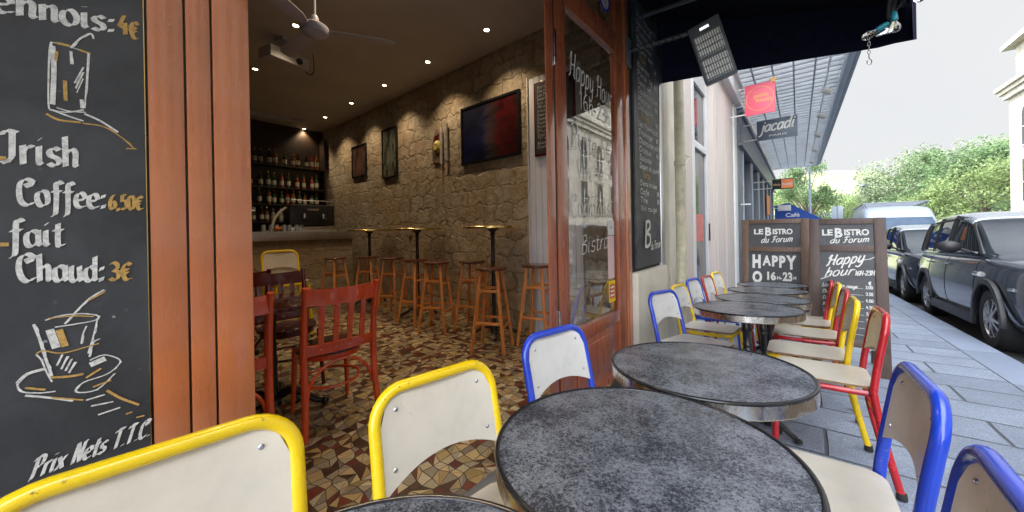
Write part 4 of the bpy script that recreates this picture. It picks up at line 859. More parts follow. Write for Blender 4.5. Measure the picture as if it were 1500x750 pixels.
t = thing('fruit', 'second orange, slightly behind the first one on the bar', 'fruit', (-5.0,1.87,1.24)); part('flesh', MB().ball((0,0,.042), .042, 14), paint('orange_peel', (.6,.16,.02), .5, bmp=.3, bs=150), t)

# ------------------------------------------------------------------ awning, heater, bulbs
t = thing('awning', 'black canvas awning stretched over the terrace', 'awning', (FX,1.5,CZ))
def ax(y): return 1.485+.1785*y
mb = MB(); rows = []; top = []
for j in range(13):
    y = -1.6+5.5*j/12; rows.append([(FX-.02+(ax(y)-FX)*i/8, y, 3.42-(3.42-2.86)*(i/8)-.02*math.sin(PI*i/8)) for i in range(9)])
top = [[(p[0],p[1],p[2]+.006) for p in r] for r in rows]
mb.grid(rows); mb.grid(top); child_of(t, part('canvas', mb, M['awning']))
ck = MB(); bz = [(.375,2.76),(.8,2.715),(1.177,2.669),(1.6,2.62),(1.85,2.588),(1.99,2.572),(2.08,2.574),(2.19,2.565)]
A = [[(x, 3.9, z) for x, z in bz], [(x, 3.9, 3.43-(3.42-2.86)*((x-FX)/(ax(3.9)-FX))) for x, z in bz]]; B = [[(p[0], 3.904, p[2]) for p in r] for r in A]
ck.grid(A); ck.grid(B); ck.grid([A[0], B[0]]); child_of(t, part('side_curtain', ck, M['awning_end']))
vl = MB(); A = [[(ax(y)-.012, y, 2.87) for y in [-1.6+5.5*j/10 for j in range(11)]], [(ax(y)-.012, y, 2.57+.006*math.sin(y*9)) for y in [-1.6+5.5*j/10 for j in range(11)]]]
vl.grid(A); vl.grid([[(p[0]+.004,p[1],p[2]) for p in r] for r in A]); child_of(t, part('valance', vl, M['awning']))
child_of(t, part('front_bar', MB().tube([(ax(-1.6)-.05,-1.6,2.84),(ax(3.88)-.05,3.88,2.84)], .022, 10), M['grey_metal']))
child_of(t, part('folding_arm', MB().tube([(FX+.03,3.3,3.2),(1.25,3.05,3.0),(ax(3.4)-.06,3.4,2.83)], .02, 8), M['heater']))
child_of(t, part('hem_strip', MB().box(.40,2.05,3.906,3.925,2.585,2.60,Matrix.Translation((0,0,.19)) @ Matrix.Shear('XZ',4,(0,0))), M['grey_metal'])) if False else None
t = thing('patio_heater', 'grey electric patio heater with two grilles on an arm from the door post', 'heater', (FX,2.93,2.72))
part('wall_plate', MB().box(.013,.03,-.045,.045,-.13,.12), M['heater'], t, bevel=.01)
part('arm', MB().tube([(.03,0,0),(.60,-.04,-.045)], .014, 10), M['heater'], t)
part('cable', MB().tube([(.03+.57*i/60, -.04*i/60+.022*math.cos(i*1.1), -.045*i/60+.022*math.sin(i*1.1)-.0) for i in range(61)], .005, 6), M['rubber'], t)
T = Matrix(((.965,.20,.0,.665),(.10,-.12,-.98,-.06),(.20,-.97,.12,-.205),(0,0,0,1)))
U = Vector((.97,.02,.24)).normalized(); V = Vector((.20,.22,-.95)).normalized(); Nn = U.cross(V).normalized()
if Nn.y > 0: Nn = -Nn
V = (V-U*V.dot(U)).normalized(); 
T = Matrix.Translation(Vector((.655,-.03,-.225))) @ Matrix((( U.x,V.x,Nn.x,0),(U.y,V.y,Nn.y,0),(U.z,V.z,Nn.z,0),(0,0,0,1)))
part('housing', MB().box(-.105,.105,-.22,.22,-.06,.02,T), M['heater'], t, bevel=.012)
part('maker_plate', MB().box(-.03,.03,-.185,-.165,.021,.024,T), M['steel'], t)
for v0 in (-.135,.04):
    g = part('heating_panel', MB().box(-.085,.085,v0,v0+.155,.0205,.0235,T), paint('pale_reflector', (.45,.43,.41), .4, .5, var=.2, scale=40), t)
    gm = MB()
    for k in range(11): gm.box(-.083+.0158*k,-.083+.0158*k+.006,v0,v0+.155,.026,.031,T)
    for k in range(4): gm.box(-.088,.088,v0+.048*k,v0+.048*k+.005,.031,.034,T)
    part('grille', gm, M['heater'], g)
M['teal'] = paint('teal_socket', (.01,.20,.26), .4); M['bulb_glass'] = glass('bulb_glass')
for i, (x, y, z, d, lb) in enumerate([(1.975,3.2,2.47,(.05,-.05,-1),'clear bulb in a teal socket, lowest on the string under the awning'),(1.90,3.2,2.44,(-1,0,-.5),'teal socket with its bulb turned away to the left under the awning'),(2.06,3.2,2.60,(.3,-.4,-.8),'clear bulb highest on the string at the awning corner')]):
    t = thing('light_bulb', lb, 'light bulb', (x,y,z)); D = Vector(d).normalized(); q = Vector((0,0,1)).rotation_difference(D); t.rotation_mode = 'QUATERNION'; t.rotation_quaternion = q
    part('socket', MB().lathe([(.012,-.055),(.017,-.045),(.018,.0),(.014,.004),(0,.004)], n=16), M['teal'], t)
    part('glass_globe', MB().lathe([(.011,.004),(.014,.015),(.024,.035),(.026,.05),(.02,.068),(.008,.076),(0,.077)], n=18, cap=False), M['bulb_glass'], t)
    part('filament', MB().tube([(.004*math.cos(a*1.3),.004*math.sin(a*1.3),.015+.003*a) for a in range(12)], .0012, 5), M['brass'], t)
t = thing('cable', 'black cable of the bulb string running along the awning arm', 'cable', (0,0,0))
part('cord', MB().tube(smooth_path([(1.86,2.6,2.86),(1.93,2.9,2.66),(1.94,3.15,2.50),(1.975,3.2,2.52),(2.03,3.22,2.62),(2.08,3.4,2.74),(2.12,3.7,2.82)],6), .007, 8), M['rubber'], t)
t = thing('awning_bracket', 'grey folded metal bracket hanging beside the bulbs', 'bracket', (1.93,3.25,2.45))
part('bracket_arm', MB().bar((.03,0,.0),(.08,.03,.38),.03,.02), M['heater'], t); part('hook_plate', MB().box(-.03,.04,-.01,.01,-.03,.02), M['steel'], t, bevel=.003)
t = thing('chain', 'short steel chain with a hook hanging from the awning edge', 'chain', (1.862,3.2,2.23))
for k in range(7):
    zc = .055+.026*k; P = [((.006*math.cos(a) if k % 2 else 0), (0 if k % 2 else .006*math.cos(a)), zc+.015*math.sin(a)) for a in [2*PI*i/12 for i in range(12)]]
    part('link', MB().tube(P, .0022, 6, closed=True), M['steel'], t)
part('hook', MB().tube(smooth_path([(0,0,.045),(.012,0,.02),(.006,0,0),(-.008,0,.01),(-.008,0,.03)],5), .003, 6), M['steel'], t)

# ------------------------------------------------------------------ street level shops beyond
def mbpart(name, boxes, mat, parent, **kw):
    mb = MB()
    for b in boxes: mb.box(*b)
    return part(name, mb, mat, parent, **kw)
t = thing('drainpipe', 'cream drainpipe with peeling paint beside the narrow menu board', 'drainpipe', (.47,4.22,0))
part('pipe', MB().tube([(0,0,-.3),(0,0,4.2)], .052, 20), M['pipe'], t)
for z in (.55,1.9,3.2): part('collar', MB().lathe([(.062,z),(.062,z+.05)], n=20), M['pipe'], t)
part('wall_bracket', MB().bar((0,.02,2.05),(-.02,.55,2.10),.02,.03).bar((0,.05,1.75),(-.02,.50,2.07),.012,.02), M['cream_paint'], t)
ws = thing('white_shopfront', 'narrow pinkish white shopfront with recessed glass door next to the drainpipe', 'shop', (0,0,0))
part('side_wall', MB().box(.0,.33,3.935,4.95,-.4,CZ+.9), M['cream_paint'], ws, bevel=.01)
mbpart('pilaster', [(.0,.37,4.955,5.30,-.4,4.0)], M['pink_paint'], ws, bevel=.01)
mbpart('pilaster', [(.0,.375,5.305,5.46,-.4,4.0)], M['white_paint'], ws, bevel=.01)
mbpart('pilaster', [(.0,.37,6.95,9.3,-.5,4.0)], M['pink_paint'], ws, bevel=.01)
mbpart('pilaster', [(.0,.40,9.31,9.75,-.5,4.0)], M['white_paint'], ws, bevel=.01)
for y in (7.15,8.1): part('pilaster_panel', MB().box(.37,.382,y,y+.06,-.3,3.9), M['pink_paint'], ws)
dd = part('shop_door', MB().box(.22,.28,5.465,5.60,-.2,3.9).box(.22,.28,6.80,6.945,-.2,3.9).box(.22,.278,5.6,6.8,2.45,2.56).box(.22,.278,5.6,6.8,-.2,.1).box(.22,.278,5.6,6.8,3.48,3.9), M['white_paint'], ws, bevel=.006)
part('door_glass', MB().box(.235,.24,5.6,6.8,.1,2.449), M['window_dark'], dd); part('transom_glass', MB().box(.235,.24,5.6,6.8,2.561,3.479), M['window_dark'], dd)
part('door_handle', MB().tube([(.30,6.84,.95),(.30,6.84,1.25)], .012, 8), M['black_iron'], dd)
part('poster', MB().box(.241,.244,6.05,6.62,.95,1.4), paint('faded_red_poster', (.50,.14,.12), .5, var=.3, scale=8), dd)
mbpart('soffit', [(-.2,.368,4.955,9.74,4.0,4.05)], M['white_paint'], ws)
mbpart('entablature', [(.0,.50,4.9,9.78,4.052,4.44),(.0,.56,4.88,9.80,4.39,4.445)], M['white_paint'], ws, bevel=.01)
mbpart('back_panel', [(-.3,.02,4.955,9.7,-.4,3.99)], M['dark'], ws)
gs = thing('grey_shopfront', 'long row of slate grey shop windows under the metal canopy', 'shop', (0,0,0))
mbpart('plinth', [(.05,.36,9.80,25.6,-1.4,.05)], M['grey_shop'], gs)
mbpart('entablature', [(.0,.46,9.80,25.6,3.15,4.0),(.0,.52,9.79,25.61,3.9,4.02),(.0,.50,9.79,25.61,3.12,3.2)], M['grey_shop'], gs, bevel=.01)
k = 0; y = 9.80
while y < 25.4:
    w = .75 if k == 0 else .38
    part('pilaster', MB().box(.05,.42,y,y+w,-1.4,3.118), M['grey_shop'], gs, bevel=.01); part('pale_trim', MB().box(.10,.44,y+w+.002,y+w+.10,-1.3,3.117), M['grey_light'], gs, bevel=.01)
    if y+w+2.0 < 25.6: 
        f = part('shop_window', MB().box(.10,.20,y+w+.10,y+w+.16,.05,3.11).box(.10,.20,y+w+1.80,y+w+1.9,.05,3.11).box(.10,.20,y+w+.9,y+w+.96,.05,3.11), M['grey_light'], gs)
        part('pane', MB().box(.12,.13,y+w+.10,y+w+1.9,.05,3.11), M['window_dark'], f)
    y += w+1.95; k += 1
for y in (10.1,): part('wall_lamp', MB().tube([(.42,y,1.72),(.62,y,1.72)], .02, 8), M['white_paint'], gs)
mbpart('upper_band', [(-.2,.34,9.80,25.9,4.03,4.45)], M['grey_light'], gs)
part('orange_poster', MB().box(.43,.445,19.0,21.0,1.7,2.6), paint('orange_print', (.75,.22,.06), .5, var=.3, scale=3), gs)
# canopy
cgm, nt, b = newmat('frosted_canopy_glass'); tr = N(nt,'ShaderNodeBsdfTranslucent'); tr.inputs[0].default_value = (.85,.87,.88,1); mx = N(nt,'ShaderNodeMixShader'); mx.inputs[0].default_value = .55
nn = ramp(nt, noise(nt, coords(nt,'Object',(.3,3,1)), 2.5, 5), [(.3,(.62,.65,.67)),(.7,(.86,.87,.88))]); nt.links.new(nn, b.inputs['Base Color']); nt.links.new(nn, tr.inputs[0])
out = [x for x in nt.nodes if x.type == 'OUTPUT_MATERIAL'][0]; nt.links.new(b.outputs[0], mx.inputs[1]); nt.links.new(tr.outputs[0], mx.inputs[2]); nt.links.new(mx.outputs[0], out.inputs[0]); M['canopy_glass'] = cgm
t = thing('glass_canopy', 'grey ribbed metal canopy cantilevered over the pavement beyond the awning', 'canopy', (0,0,0))
cx0, cx1, cy0, cy1, cz = .36, 2.38, 8.55, 25.3, 4.50
M['canopy'] = paint('pale_canopy_metal', (.78,.80,.82), .5, .0, var=.12, scale=2)
mb = MB().quad((cx0,cy0,cz+.142),(cx1,cy0,cz+.142),(cx1,cy1,cz+.142),(cx0,cy1,cz+.142)); part('roof_sheet', mb, M['canopy_glass'], t)
mb = MB(); y = cy0+.2
while y < cy1-.1: mb.box(cx0,cx1-.12,y,y+.075,cz+.05,cz+.139); y += .30
part('cross_rib', mb, M['canopy'], t, bevel=.01)
mb = MB()
for x in (.75,1.1,1.45,1.8): mb.box(x,x+.03,cy0,cy1,cz+.03,cz+.049)
part('long_rib', mb, M['grey_light'], t)
mbpart('edge_beam', [(cx1-.10,cx1,cy0,cy1,cz-.06,cz+.20)], M['grey_light'], t, bevel=.01); mbpart('gutter', [(cx1+.001,cx1+.10,cy0,cy1,cz+.02,cz+.24)], M['grey_metal'], t, bevel=.02)
mbpart('end_beam', [(cx0,cx1,cy0-.06,cy0-.001,cz-.02,cz+.20)], M['canopy'], t, bevel=.01); mbpart('end_beam', [(cx0,cx1,cy1+.001,cy1+.08,cz-.05,cz+.20)], M['canopy'], t, bevel=.01)
part('lamp_track', MB().tube([(cx1-.35,cy0+.3,cz-.02),(cx1-.35,cy1-.3,cz-.02)], .018, 6), M['canopy'], t)
L0 = None
for i, y in enumerate((10.9,13.3,16.0,19.2,22.8)):
    tt = thing('canopy_spotlight', ['white spotlight under the canopy edge, nearest and largest','white spotlight under the canopy edge, second one back','white spotlight under the canopy edge, middle of the row','white spotlight under the canopy edge, fourth one back','white spotlight under the canopy edge, tiny one at the far end'][i], 'spotlight', (cx1-.40,y,cz-.04), .5, 'spotlights along the canopy edge')
    part('can', MB().tube([(0,0,-.10),(.14,-.10,-.20)], .07, 14), M['white_paint'], tt, smooth=True); part('stem', MB().tube([(0,0,.0),(.02,-.02,-.12)], .014, 8), M['white_paint'], tt)
# hanging signs
def sign(x0, x1, y, z0, z1, mat, label, th=.03):
    t = thing('hanging_sign', label, 'sign', (0,0,0)); part('panel', MB().box(x0,x1,y-th/2,y+th/2,z0,z1), mat, t, bevel=.004)
    part('bracket', MB().box(FX,x0,y-.012,y+.012,z1-.06,z1-.035).box(FX,x0,y-.012,y+.012,z0+.03,z0+.055), M['white_paint'], t); return t
M['pink_sign'] = paint('coral_pink_sign', (.78,.10,.16), .4, var=.05); M['slate_sign'] = paint('slate_blue_sign', (.06,.085,.12), .4, var=.05); M['gold_sign'] = paint('gold_print', (.75,.45,.12), .5)
M['silver'] = paint('silver_lettering', (.62,.62,.58), .4)
t = sign(.64,1.17,9.0,3.57,4.22,M['pink_sign'],'square coral pink shop sign with a thin gold ring, above the slate one')
pl = Plane2D((.905,8.985-.0005,3.90), (1,0,0), (0,0,1), lift=.001)
pl.stroke([(.235*math.cos(a),.25*math.sin(a)) for a in [2*PI*i/40 for i in range(41)]], .010, 'gold_sign')
pl.build(t, 'ring_print')
block_text('petits', (.905-.10,8.983,3.93), (1,0,0), (0,0,1), .085, M['gold_sign'], t, bold=.01, width=.25); block_text('hauts', (.905-.06,8.983,3.83), (1,0,0), (0,0,1), .085, M['gold_sign'], t, bold=.01, width=.27)
block_text('Les', (.905-.10,8.983,4.03), (1,0,0), (0,0,1), .04, M['gold_sign'], t, bold=.01)
tt = thing('star_ornament', 'small gold star at the top corner of the pink sign', 'ornament', (1.14,8.97,4.23))
part('star', MB().prism([((.085 if i % 2 == 0 else .035)*math.sin(PI*i/5),(.085 if i % 2 == 0 else .035)*math.cos(PI*i/5)) for i in range(10)], -.008, .008, Matrix.Rotation(PI/2,4,'X')), M['gold_sign'], tt)
t = sign(.735,1.515,10.5,3.30,3.78,M['slate_sign'],'slate blue rectangular sign with silver script lettering')
pl = Plane2D((0,10.484,0), (1,0,0), (0,0,1), lift=.001); pl.text('jacadi', (.80,3.50), (1.46,3.53), .26, 'silver', w=.13, slant=.25, jit=0); pl.build(t)
block_text('PARIS', (.98,10.483,3.37), (1,0,0), (0,0,1), .045, M['silver'], t, width=.34)
t = sign(.87,1.40,14.0,2.36,2.68,M['dark'],'small black and orange box sign further down the street', .10)
part('orange_panel', MB().box(1.10,1.385,13.944,13.949,2.38,2.66), paint('orange_sign_face', (.80,.20,.04), .4), t); block_text('hotel', (1.12,13.943,2.47), (1,0,0), (0,0,1), .10, M['chalk'], t, bold=.01, width=.25)
block_text('nico', (.90,13.949,2.47), (1,0,0), (0,0,1), .09, M['gold_sign'], t, bold=.01, width=.17)
# distant awning, sign, lamp
t = thing('blue_awning', 'royal blue cafe awning with white lettering down the street', 'awning', (0,0,0)); M['royal'] = paint('royal_blue_canvas', (.012,.06,.30), .7, var=.1)
T = Matrix(((1,0,0,0),(0,0,-1,25.0),(0,1,0,0),(0,0,0,1)))
part('side_panel', MB().prism([(.46,2.30),(1.08,2.46),(2.5,1.50),(2.5,.95),(.46,.95)], -.02, 0, T), M['royal'], t)
part('canvas', MB().quad((1.08,25.02,2.46),(2.5,25.02,1.50),(2.5,29,1.45),(1.08,29,2.42)).quad((.37,25.02,2.30),(1.08,25.02,2.46),(1.08,29,2.42),(.37,29,2.3)), M['royal'], t); part('valance', MB().box(2.48,2.5,25.03,29,.95,1.48), M['royal'], t)
block_text('Café', (.95,24.998,1.66), (1,0,0), (0,0,1), .22, M['chalk'], t, bold=.015, width=.62); block_text('Restaurant', (.95,24.998,1.34), (1,0,0), (0,0,1), .20, M['chalk'], t, bold=.015, width=1.25)
t = thing('hanging_sign', 'small blank-looking white sign above the blue awning', 'sign', (0,0,0)); part('panel', MB().box(.62,1.2,24.6,24.65,2.0,2.32), M['white_paint'], t, bevel=.01); part('bracket', MB().box(.37,.62,24.61,24.64,2.14,2.18), M['white_paint'], t)
t = thing('street_lamp', 'tall thin pale lamp post rising behind the far end of the canopy', 'street lamp', (2.03,25.8,G(2.03,25.8))); part('pole', MB().tube([(0,0,0),(0,0,1.2),(0,0,7.2)], [.09,.06,.045], 12), M['grey_light'], t); part('lantern', MB().lathe([(.05,7.2),(.2,7.3),(.22,7.6),(.05,7.75)], n=14), M['grey_light'], t)
t = thing('street_lamp', 'distant dark lamp post with a small lantern in front of the trees', 'street lamp', (1.5+.1035*60,60,-2.9)); part('pole', MB().tube([(0,0,0),(0,0,8.6)], [.09,.05], 8), M['grey_metal'], t); part('lantern', MB().lathe([(.05,8.6),(.3,8.7),(.3,8.95),(.05,9.1)], n=12), M['grey_metal'], t)
t = thing('road_sign', 'back of a grey rectangular road sign above the left easel', 'road sign', (3.0,23.5,G(3.0,23.5))); part('post', MB().tube([(0,0,0),(0,0,3.1)], .04, 10), M['grey_metal'], t); part('panel', MB().box(-.20,.20,-.06,-.042,2.15,3.0), M['grey_light'], t, bevel=.02); part('rail', MB().box(-.03,.03,-.075,-.061,2.15,3.0), M['grey_metal'], t)

# ------------------------------------------------------------------ easels
def easel(x0, x1, y, mat, label, top, rotz=0, hs=.345, bottom=.30):
    xc = (x0+x1)/2; w = (x1-x0)/2; t = thing('chalkboard_easel', label, 'easel', (xc,y,G(xc,y)+.004), rotz, 'wooden chalkboard easels'); th = math.radians(7)
    T = Matrix.Rotation(-th,4,'X'); H = top
    part('stile', MB().box(-w,-w+.075,-.02,.02,.0,H,T), M[mat], t, bevel=.004); part('stile', MB().box(w-.075,w,-.02,.02,.0,H,T), M[mat], t, bevel=.004)
    for z0, z1 in ((H-.055,H-.001),(H-hs-.06,H-hs),(bottom-.07,bottom)): part('rail', MB().box(-w+.0752,w-.0752,-.018,.018,z0,z1,T), M[mat], t, bevel=.003)
    p1 = part('board', MB().box(-w+.075,w-.075,-.008,.006,H-hs,H-.055,T), M['chalkboard'], t); p2 = part('board', MB().box(-w+.075,w-.075,-.008,.006,bottom,H-hs-.06,T), M['chalkboard'], t)
    B = Matrix.Translation((0,.42,0)) @ Matrix.Rotation(math.radians(10),4,'X')
    part('rear_leg', MB().box(-w+.02,-w+.075,-.015,.015,0,H-.05,B), M[mat], t); part('rear_leg', MB().box(w-.075,w-.02,-.015,.015,0,H-.05,B), M[mat], t)
    U = Vector((1,0,0)); V = (T.to_3x3() @ Vector((0,0,1))); O = T @ Vector((0,-.0085,0))
    return t, O, U, V, w, H, p1, p2
def P3(O, U, V, u, v): return O+U*u+V*v
# right easel
t, O, U, V, w, H, p1, p2 = easel(1.575, 2.085, 4.25, 'board_wood', 'right easel board with Happy hour script and a price list', 1.385, 0, .25)
ch = M['chalk']; k = w/.26
block_text('LE', P3(O,U,V,-.165*k,H-.155), U, V, .055, ch, p1, bold=.035, width=.075); block_text('B', P3(O,U,V,-.075*k,H-.172), U, V, .085, ch, p1, bold=.04, width=.052); block_text('ISTRO', P3(O,U,V,-.01*k,H-.155), U, V, .055, ch, p1, bold=.035, width=.16)
pl = Plane2D(O, U, V, lift=.001); pl.text('du Forum', (-.11,H-.232), (.15,H-.215), .055, w=.13, slant=.3)
pl.build(p1)
pl = Plane2D(O, U, V, lift=.001)
pl.text('Happy', (-.14,H-.445), (.11,H-.395), .10, w=.11, slant=.35); pl.text('hour', (-.155,H-.545), (.04,H-.515), .085, w=.11, slant=.4); pl.text('16H-23H', (.05,H-.52), (.175,H-.51), .04, w=.16, slant=.2)
pl.stroke([(.10,H-.38),(.15,H-.37),(.18,H-.35)], .006); pl.stroke([(-.18,H-.57),(-.13,H-.545),(-.10,H-.52)], .006)
pl.text('€', (.135,H-.60), (.155,H-.60), .03, w=.2)
for i, s in enumerate(['Litre de vin rouge','Charly','Cocktails','Mojito','Ti punch','Campari','Demi','Picon','Pastis','Jus']):
    z = H-.635-.058*i; pl.text(s, (-.17,z), (-.17+.013*len(s),z-.002), .032, w=.15, slant=.25); pl.stroke([(.0,z),(.10,z)], .0025); pl.text('%d.%d0' % (3+i//2, (i*5) % 10), (.115,z), (.162,z), .026, w=.17)
pl.build(p2)
# left easel
t, O, U, V, w, H, p1, p2 = easel(.925, 1.585, 5.15, 'board_wood_light', 'left easel board reading HAPPY 16H-23H in thick capitals', 1.475, math.radians(-3))
block_text('LE', P3(O,U,V,-.20,H-.185), U, V, .065, ch, p1, bold=.035, width=.095); block_text('B', P3(O,U,V,-.085,H-.20), U, V, .10, ch, p1, bold=.04, width=.062); block_text('ISTRO', P3(O,U,V,-.01,H-.185), U, V, .065, ch, p1, bold=.035, width=.19)
pl = Plane2D(O, U, V, lift=.001); pl.text('du Forum', (-.13,H-.295), (.18,H-.275), .075, w=.12, slant=.3); pl.build(p1)
block_text('H', P3(O,U,V,-.215,H-.60), U, V, .155, ch, p2, bold=.06, width=.085); block_text('A', P3(O,U,V,-.112,H-.57), U, V, .12, ch, p2, bold=.04, width=.085); block_text('P', P3(O,U,V,-.018,H-.575), U, V, .125, ch, p2, bold=.05, width=.06); block_text('P', P3(O,U,V,.052,H-.585), U, V, .135, ch, p2, bold=.05, width=.06); block_text('Y', P3(O,U,V,.118,H-.60), U, V, .155, ch, p2, bold=.05, width=.095)
block_text('O', P3(O,U,V,-.215,H-.785), U, V, .135, ch, p2, bold=.05, width=.10); block_text('16', P3(O,U,V,-.065,H-.745), U, V, .095, ch, p2, bold=.045, width=.085); block_text('H-', P3(O,U,V,.03,H-.735), U, V, .035, ch, p2, bold=.05, width=.05); block_text('23', P3(O,U,V,.085,H-.745), U, V, .10, ch, p2, bold=.045, width=.09); block_text('H', P3(O,U,V,.185,H-.725), U, V, .035, ch, p2, bold=.05, width=.025)
block_text('COCKTAIL', P3(O,U,V,-.10,H-.875), U, V, .06, ch, p2, bold=.05, width=.28); block_text('PINTE', P3(O,U,V,-.10,H-.97), U, V, .06, ch, p2, bold=.05, width=.20)

# ------------------------------------------------------------------ ground
def sheet(name, xs, ys, zf, mat):
    mb = MB(); mb.grid([[(x,y,zf(x,y)) for x in xs] for y in ys]); return struct(part(name, mb, mat, smooth=False))
ys = [-8+4*i for i in range(19)]
KX0, KX1 = 2.79, 3.08
sheet('pavement', [FX-.1, KX0-.006], [-8,65], G, M['paving'])
mb = MB(); y = -8
def kz(y): return G(KX1,y)
while y < 62:
    L = rnd.uniform(.9,1.3)
    P = [(KX0,y+.004,G(KX0,y)+.003),(KX1,y+.004,G(KX1,y)+.003),(KX1,y+L-.004,G(KX1,y+L)+.003),(KX0,y+L-.004,G(KX0,y+L)+.003)]
    mb.add(P+[(p[0],p[1],p[2]-.26) for p in P], [(0,1,2,3),(7,6,5,4),(0,4,5,1),(1,5,6,2),(2,6,7,3),(3,7,4,0)]); y += L
struct(part('kerb', mb, M['kerb'], bevel=.012))
mb = MB(); mb.quad((KX0-.02,-8,G(KX0,-8)-.012),(KX1-.004,-8,G(KX1,-8)-.012),(KX1-.004,62,G(KX1,62)-.012),(KX0-.02,62,G(KX0,62)-.012)); struct(part('kerb_joint_mortar', mb, M['dark'], smooth=False))
RZ = lambda x, y: G(KX1, y)-.125
sheet('road', [KX1-.02, 10.2], [-12,75], RZ, M['asphalt'])
sheet('far_pavement', [10.2, 30], [-12,75], lambda x,y: RZ(x,y)+.12, M['kerb'])
def terrain(x, y):
    d = math.hypot(x-11, (y-175)*.8); h = 24*math.exp(-(d/38)**2)
    h += 24*math.exp(-((x-150)/90)**2-((y-330)/80)**2)+10*math.exp(-((x+60)/60)**2-((y-260)/70)**2)
    return -3.55+h*(1 if y > 80 else max(0,(y-60)/20))
xs = [-400,-250,-150]+[-100+8*i for i in range(38)]+[260,400,600]; yy = [-200,-100,-20,30,60]+[76+8*i for i in range(45)]+[480,600,900]
gm, nt, b = newmat('meadow_ground'); v = coords(nt,'Object'); 
wv = N(nt,'ShaderNodeTexWave'); wv.inputs['Scale'].default_value = .16; wv.inputs['Distortion'].default_value = 1.5; wv.bands_direction = 'DIAGONAL'; nt.links.new(v, wv.inputs['Vector'])
c1 = ramp(nt, wv.outputs['Fac'], [(.3,(.30,.27,.16)),(.6,(.20,.26,.09))]); c2 = ramp(nt, noise(nt,v,.05,5), [(.35,(.12,.17,.06)),(.65,(.40,.36,.22))])
nt.links.new(mixc(nt,.5,c1,c2), b.inputs['Base Color']); b.inputs['Roughness'].default_value = .95
mb = MB(); mb.grid([[(x,y,terrain(x,y)) for x in xs] for y in yy]); struct(part('terrain', mb, gm))

# ------------------------------------------------------------------ trees
def leafmat(name, c):
    m, nt, b = newmat(name); v = coords(nt,'Object'); oi = N(nt,'ShaderNodeObjectInfo'); g = N(nt,'ShaderNodeNewGeometry')
    n = noise(nt, v, 1.1, 3, .6); col = ramp(nt, n, [(.3, mul(c,.45)), (.5, c), (.72, mul(c,1.7))])
    rr = ramp(nt, g.outputs['Random Per Island'], [(0,(.65,.65,.65)),(1,(1.3,1.3,1.2))]); col = mixc(nt, 1., col, rr, 'MULTIPLY')
    nt.links.new(col, b.inputs['Base Color']); b.inputs['Roughness'].default_value = .6
    b.inputs['Subsurface Weight'].default_value = 0
    tr = N(nt,'ShaderNodeBsdfTranslucent'); nt.links.new(col, tr.inputs[0]); mx = N(nt,'ShaderNodeMixShader'); mx.inputs[0].default_value = .35
    out = [x for x in nt.nodes if x.type == 'OUTPUT_MATERIAL'][0]; nt.links.new(b.outputs[0], mx.inputs[1]); nt.links.new(tr.outputs[0], mx.inputs[2]); nt.links.new(mx.outputs[0], out.inputs[0]); return m
LM = [leafmat('mid_green_leaves', (.14,.22,.10)), leafmat('yellow_green_leaves', (.24,.32,.13)), leafmat('grey_green_leaves', (.26,.32,.20))]
bark = paint('bark', (.10,.08,.06), .9, var=.4, scale=6)
def tree_mesh(seed, H, R, n, leaf, lm, base=.22):
    r = random.Random(seed); tr = MB(); tr.tube(smooth_path([(0,0,0),(r.uniform(-.2,.2),r.uniform(-.2,.2),H*.3),(r.uniform(-.4,.4),r.uniform(-.4,.4),H*.7),(0,0,H*.9)],4), [H*.022*(1-.85*i/12) for i in range(13)], 8)
    cl = []
    for k in range(26):
        u = r.uniform(0,2*PI); zz = base+(1-base)*r.random()**.8; rad = R*math.sin(PI*min(1,max(.06,(zz-base*.6)/(1.08-base*.6))))**.6*r.uniform(.35,1.)
        c = Vector((rad*math.cos(u), rad*math.sin(u), H*zz*.96)); cl.append((c, R*r.uniform(.2,.42)))
        tr.tube([(0,0,H*zz*.55),tuple(c*.6+Vector((0,0,H*zz*.25))),tuple(c)], [H*.009,H*.005,H*.002], 5)
    lv = MB()
    for i in range(n):
        c, cr = cl[i % len(cl)]; d = Vector((r.gauss(0,1),r.gauss(0,1),r.gauss(0,.75))).normalized()*cr*r.random()**.45
        p = c+d; a = Vector((r.gauss(0,1),r.gauss(0,1),r.gauss(0,1))).normalized(); q = a.orthogonal().normalized(); q = Quaternion(a, r.uniform(0,6)) @ q; s = leaf*r.uniform(.6,1.3); w_ = a.cross(q)
        lv.add([p-q*s, p+w_*s*.5, p+q*s, p-w_*s*.5], [(0,1,2,3)])
    return tr.mesh('trunk', bark), lv.mesh('crown', lm, smooth=False)
TV = [tree_mesh(1,10,3.6,10000,.125,LM[0]), tree_mesh(2,9,3.8,8000,.125,LM[2]), tree_mesh(3,7,3.4,10000,.11,LM[1],.1), tree_mesh(4,11,4.2,11000,.13,LM[0])]
def ratio(px):
    u = (px-750)/500.9; return (.7667*u-.6419)/(.6417*u+.7668), (.6417*u+.7668)
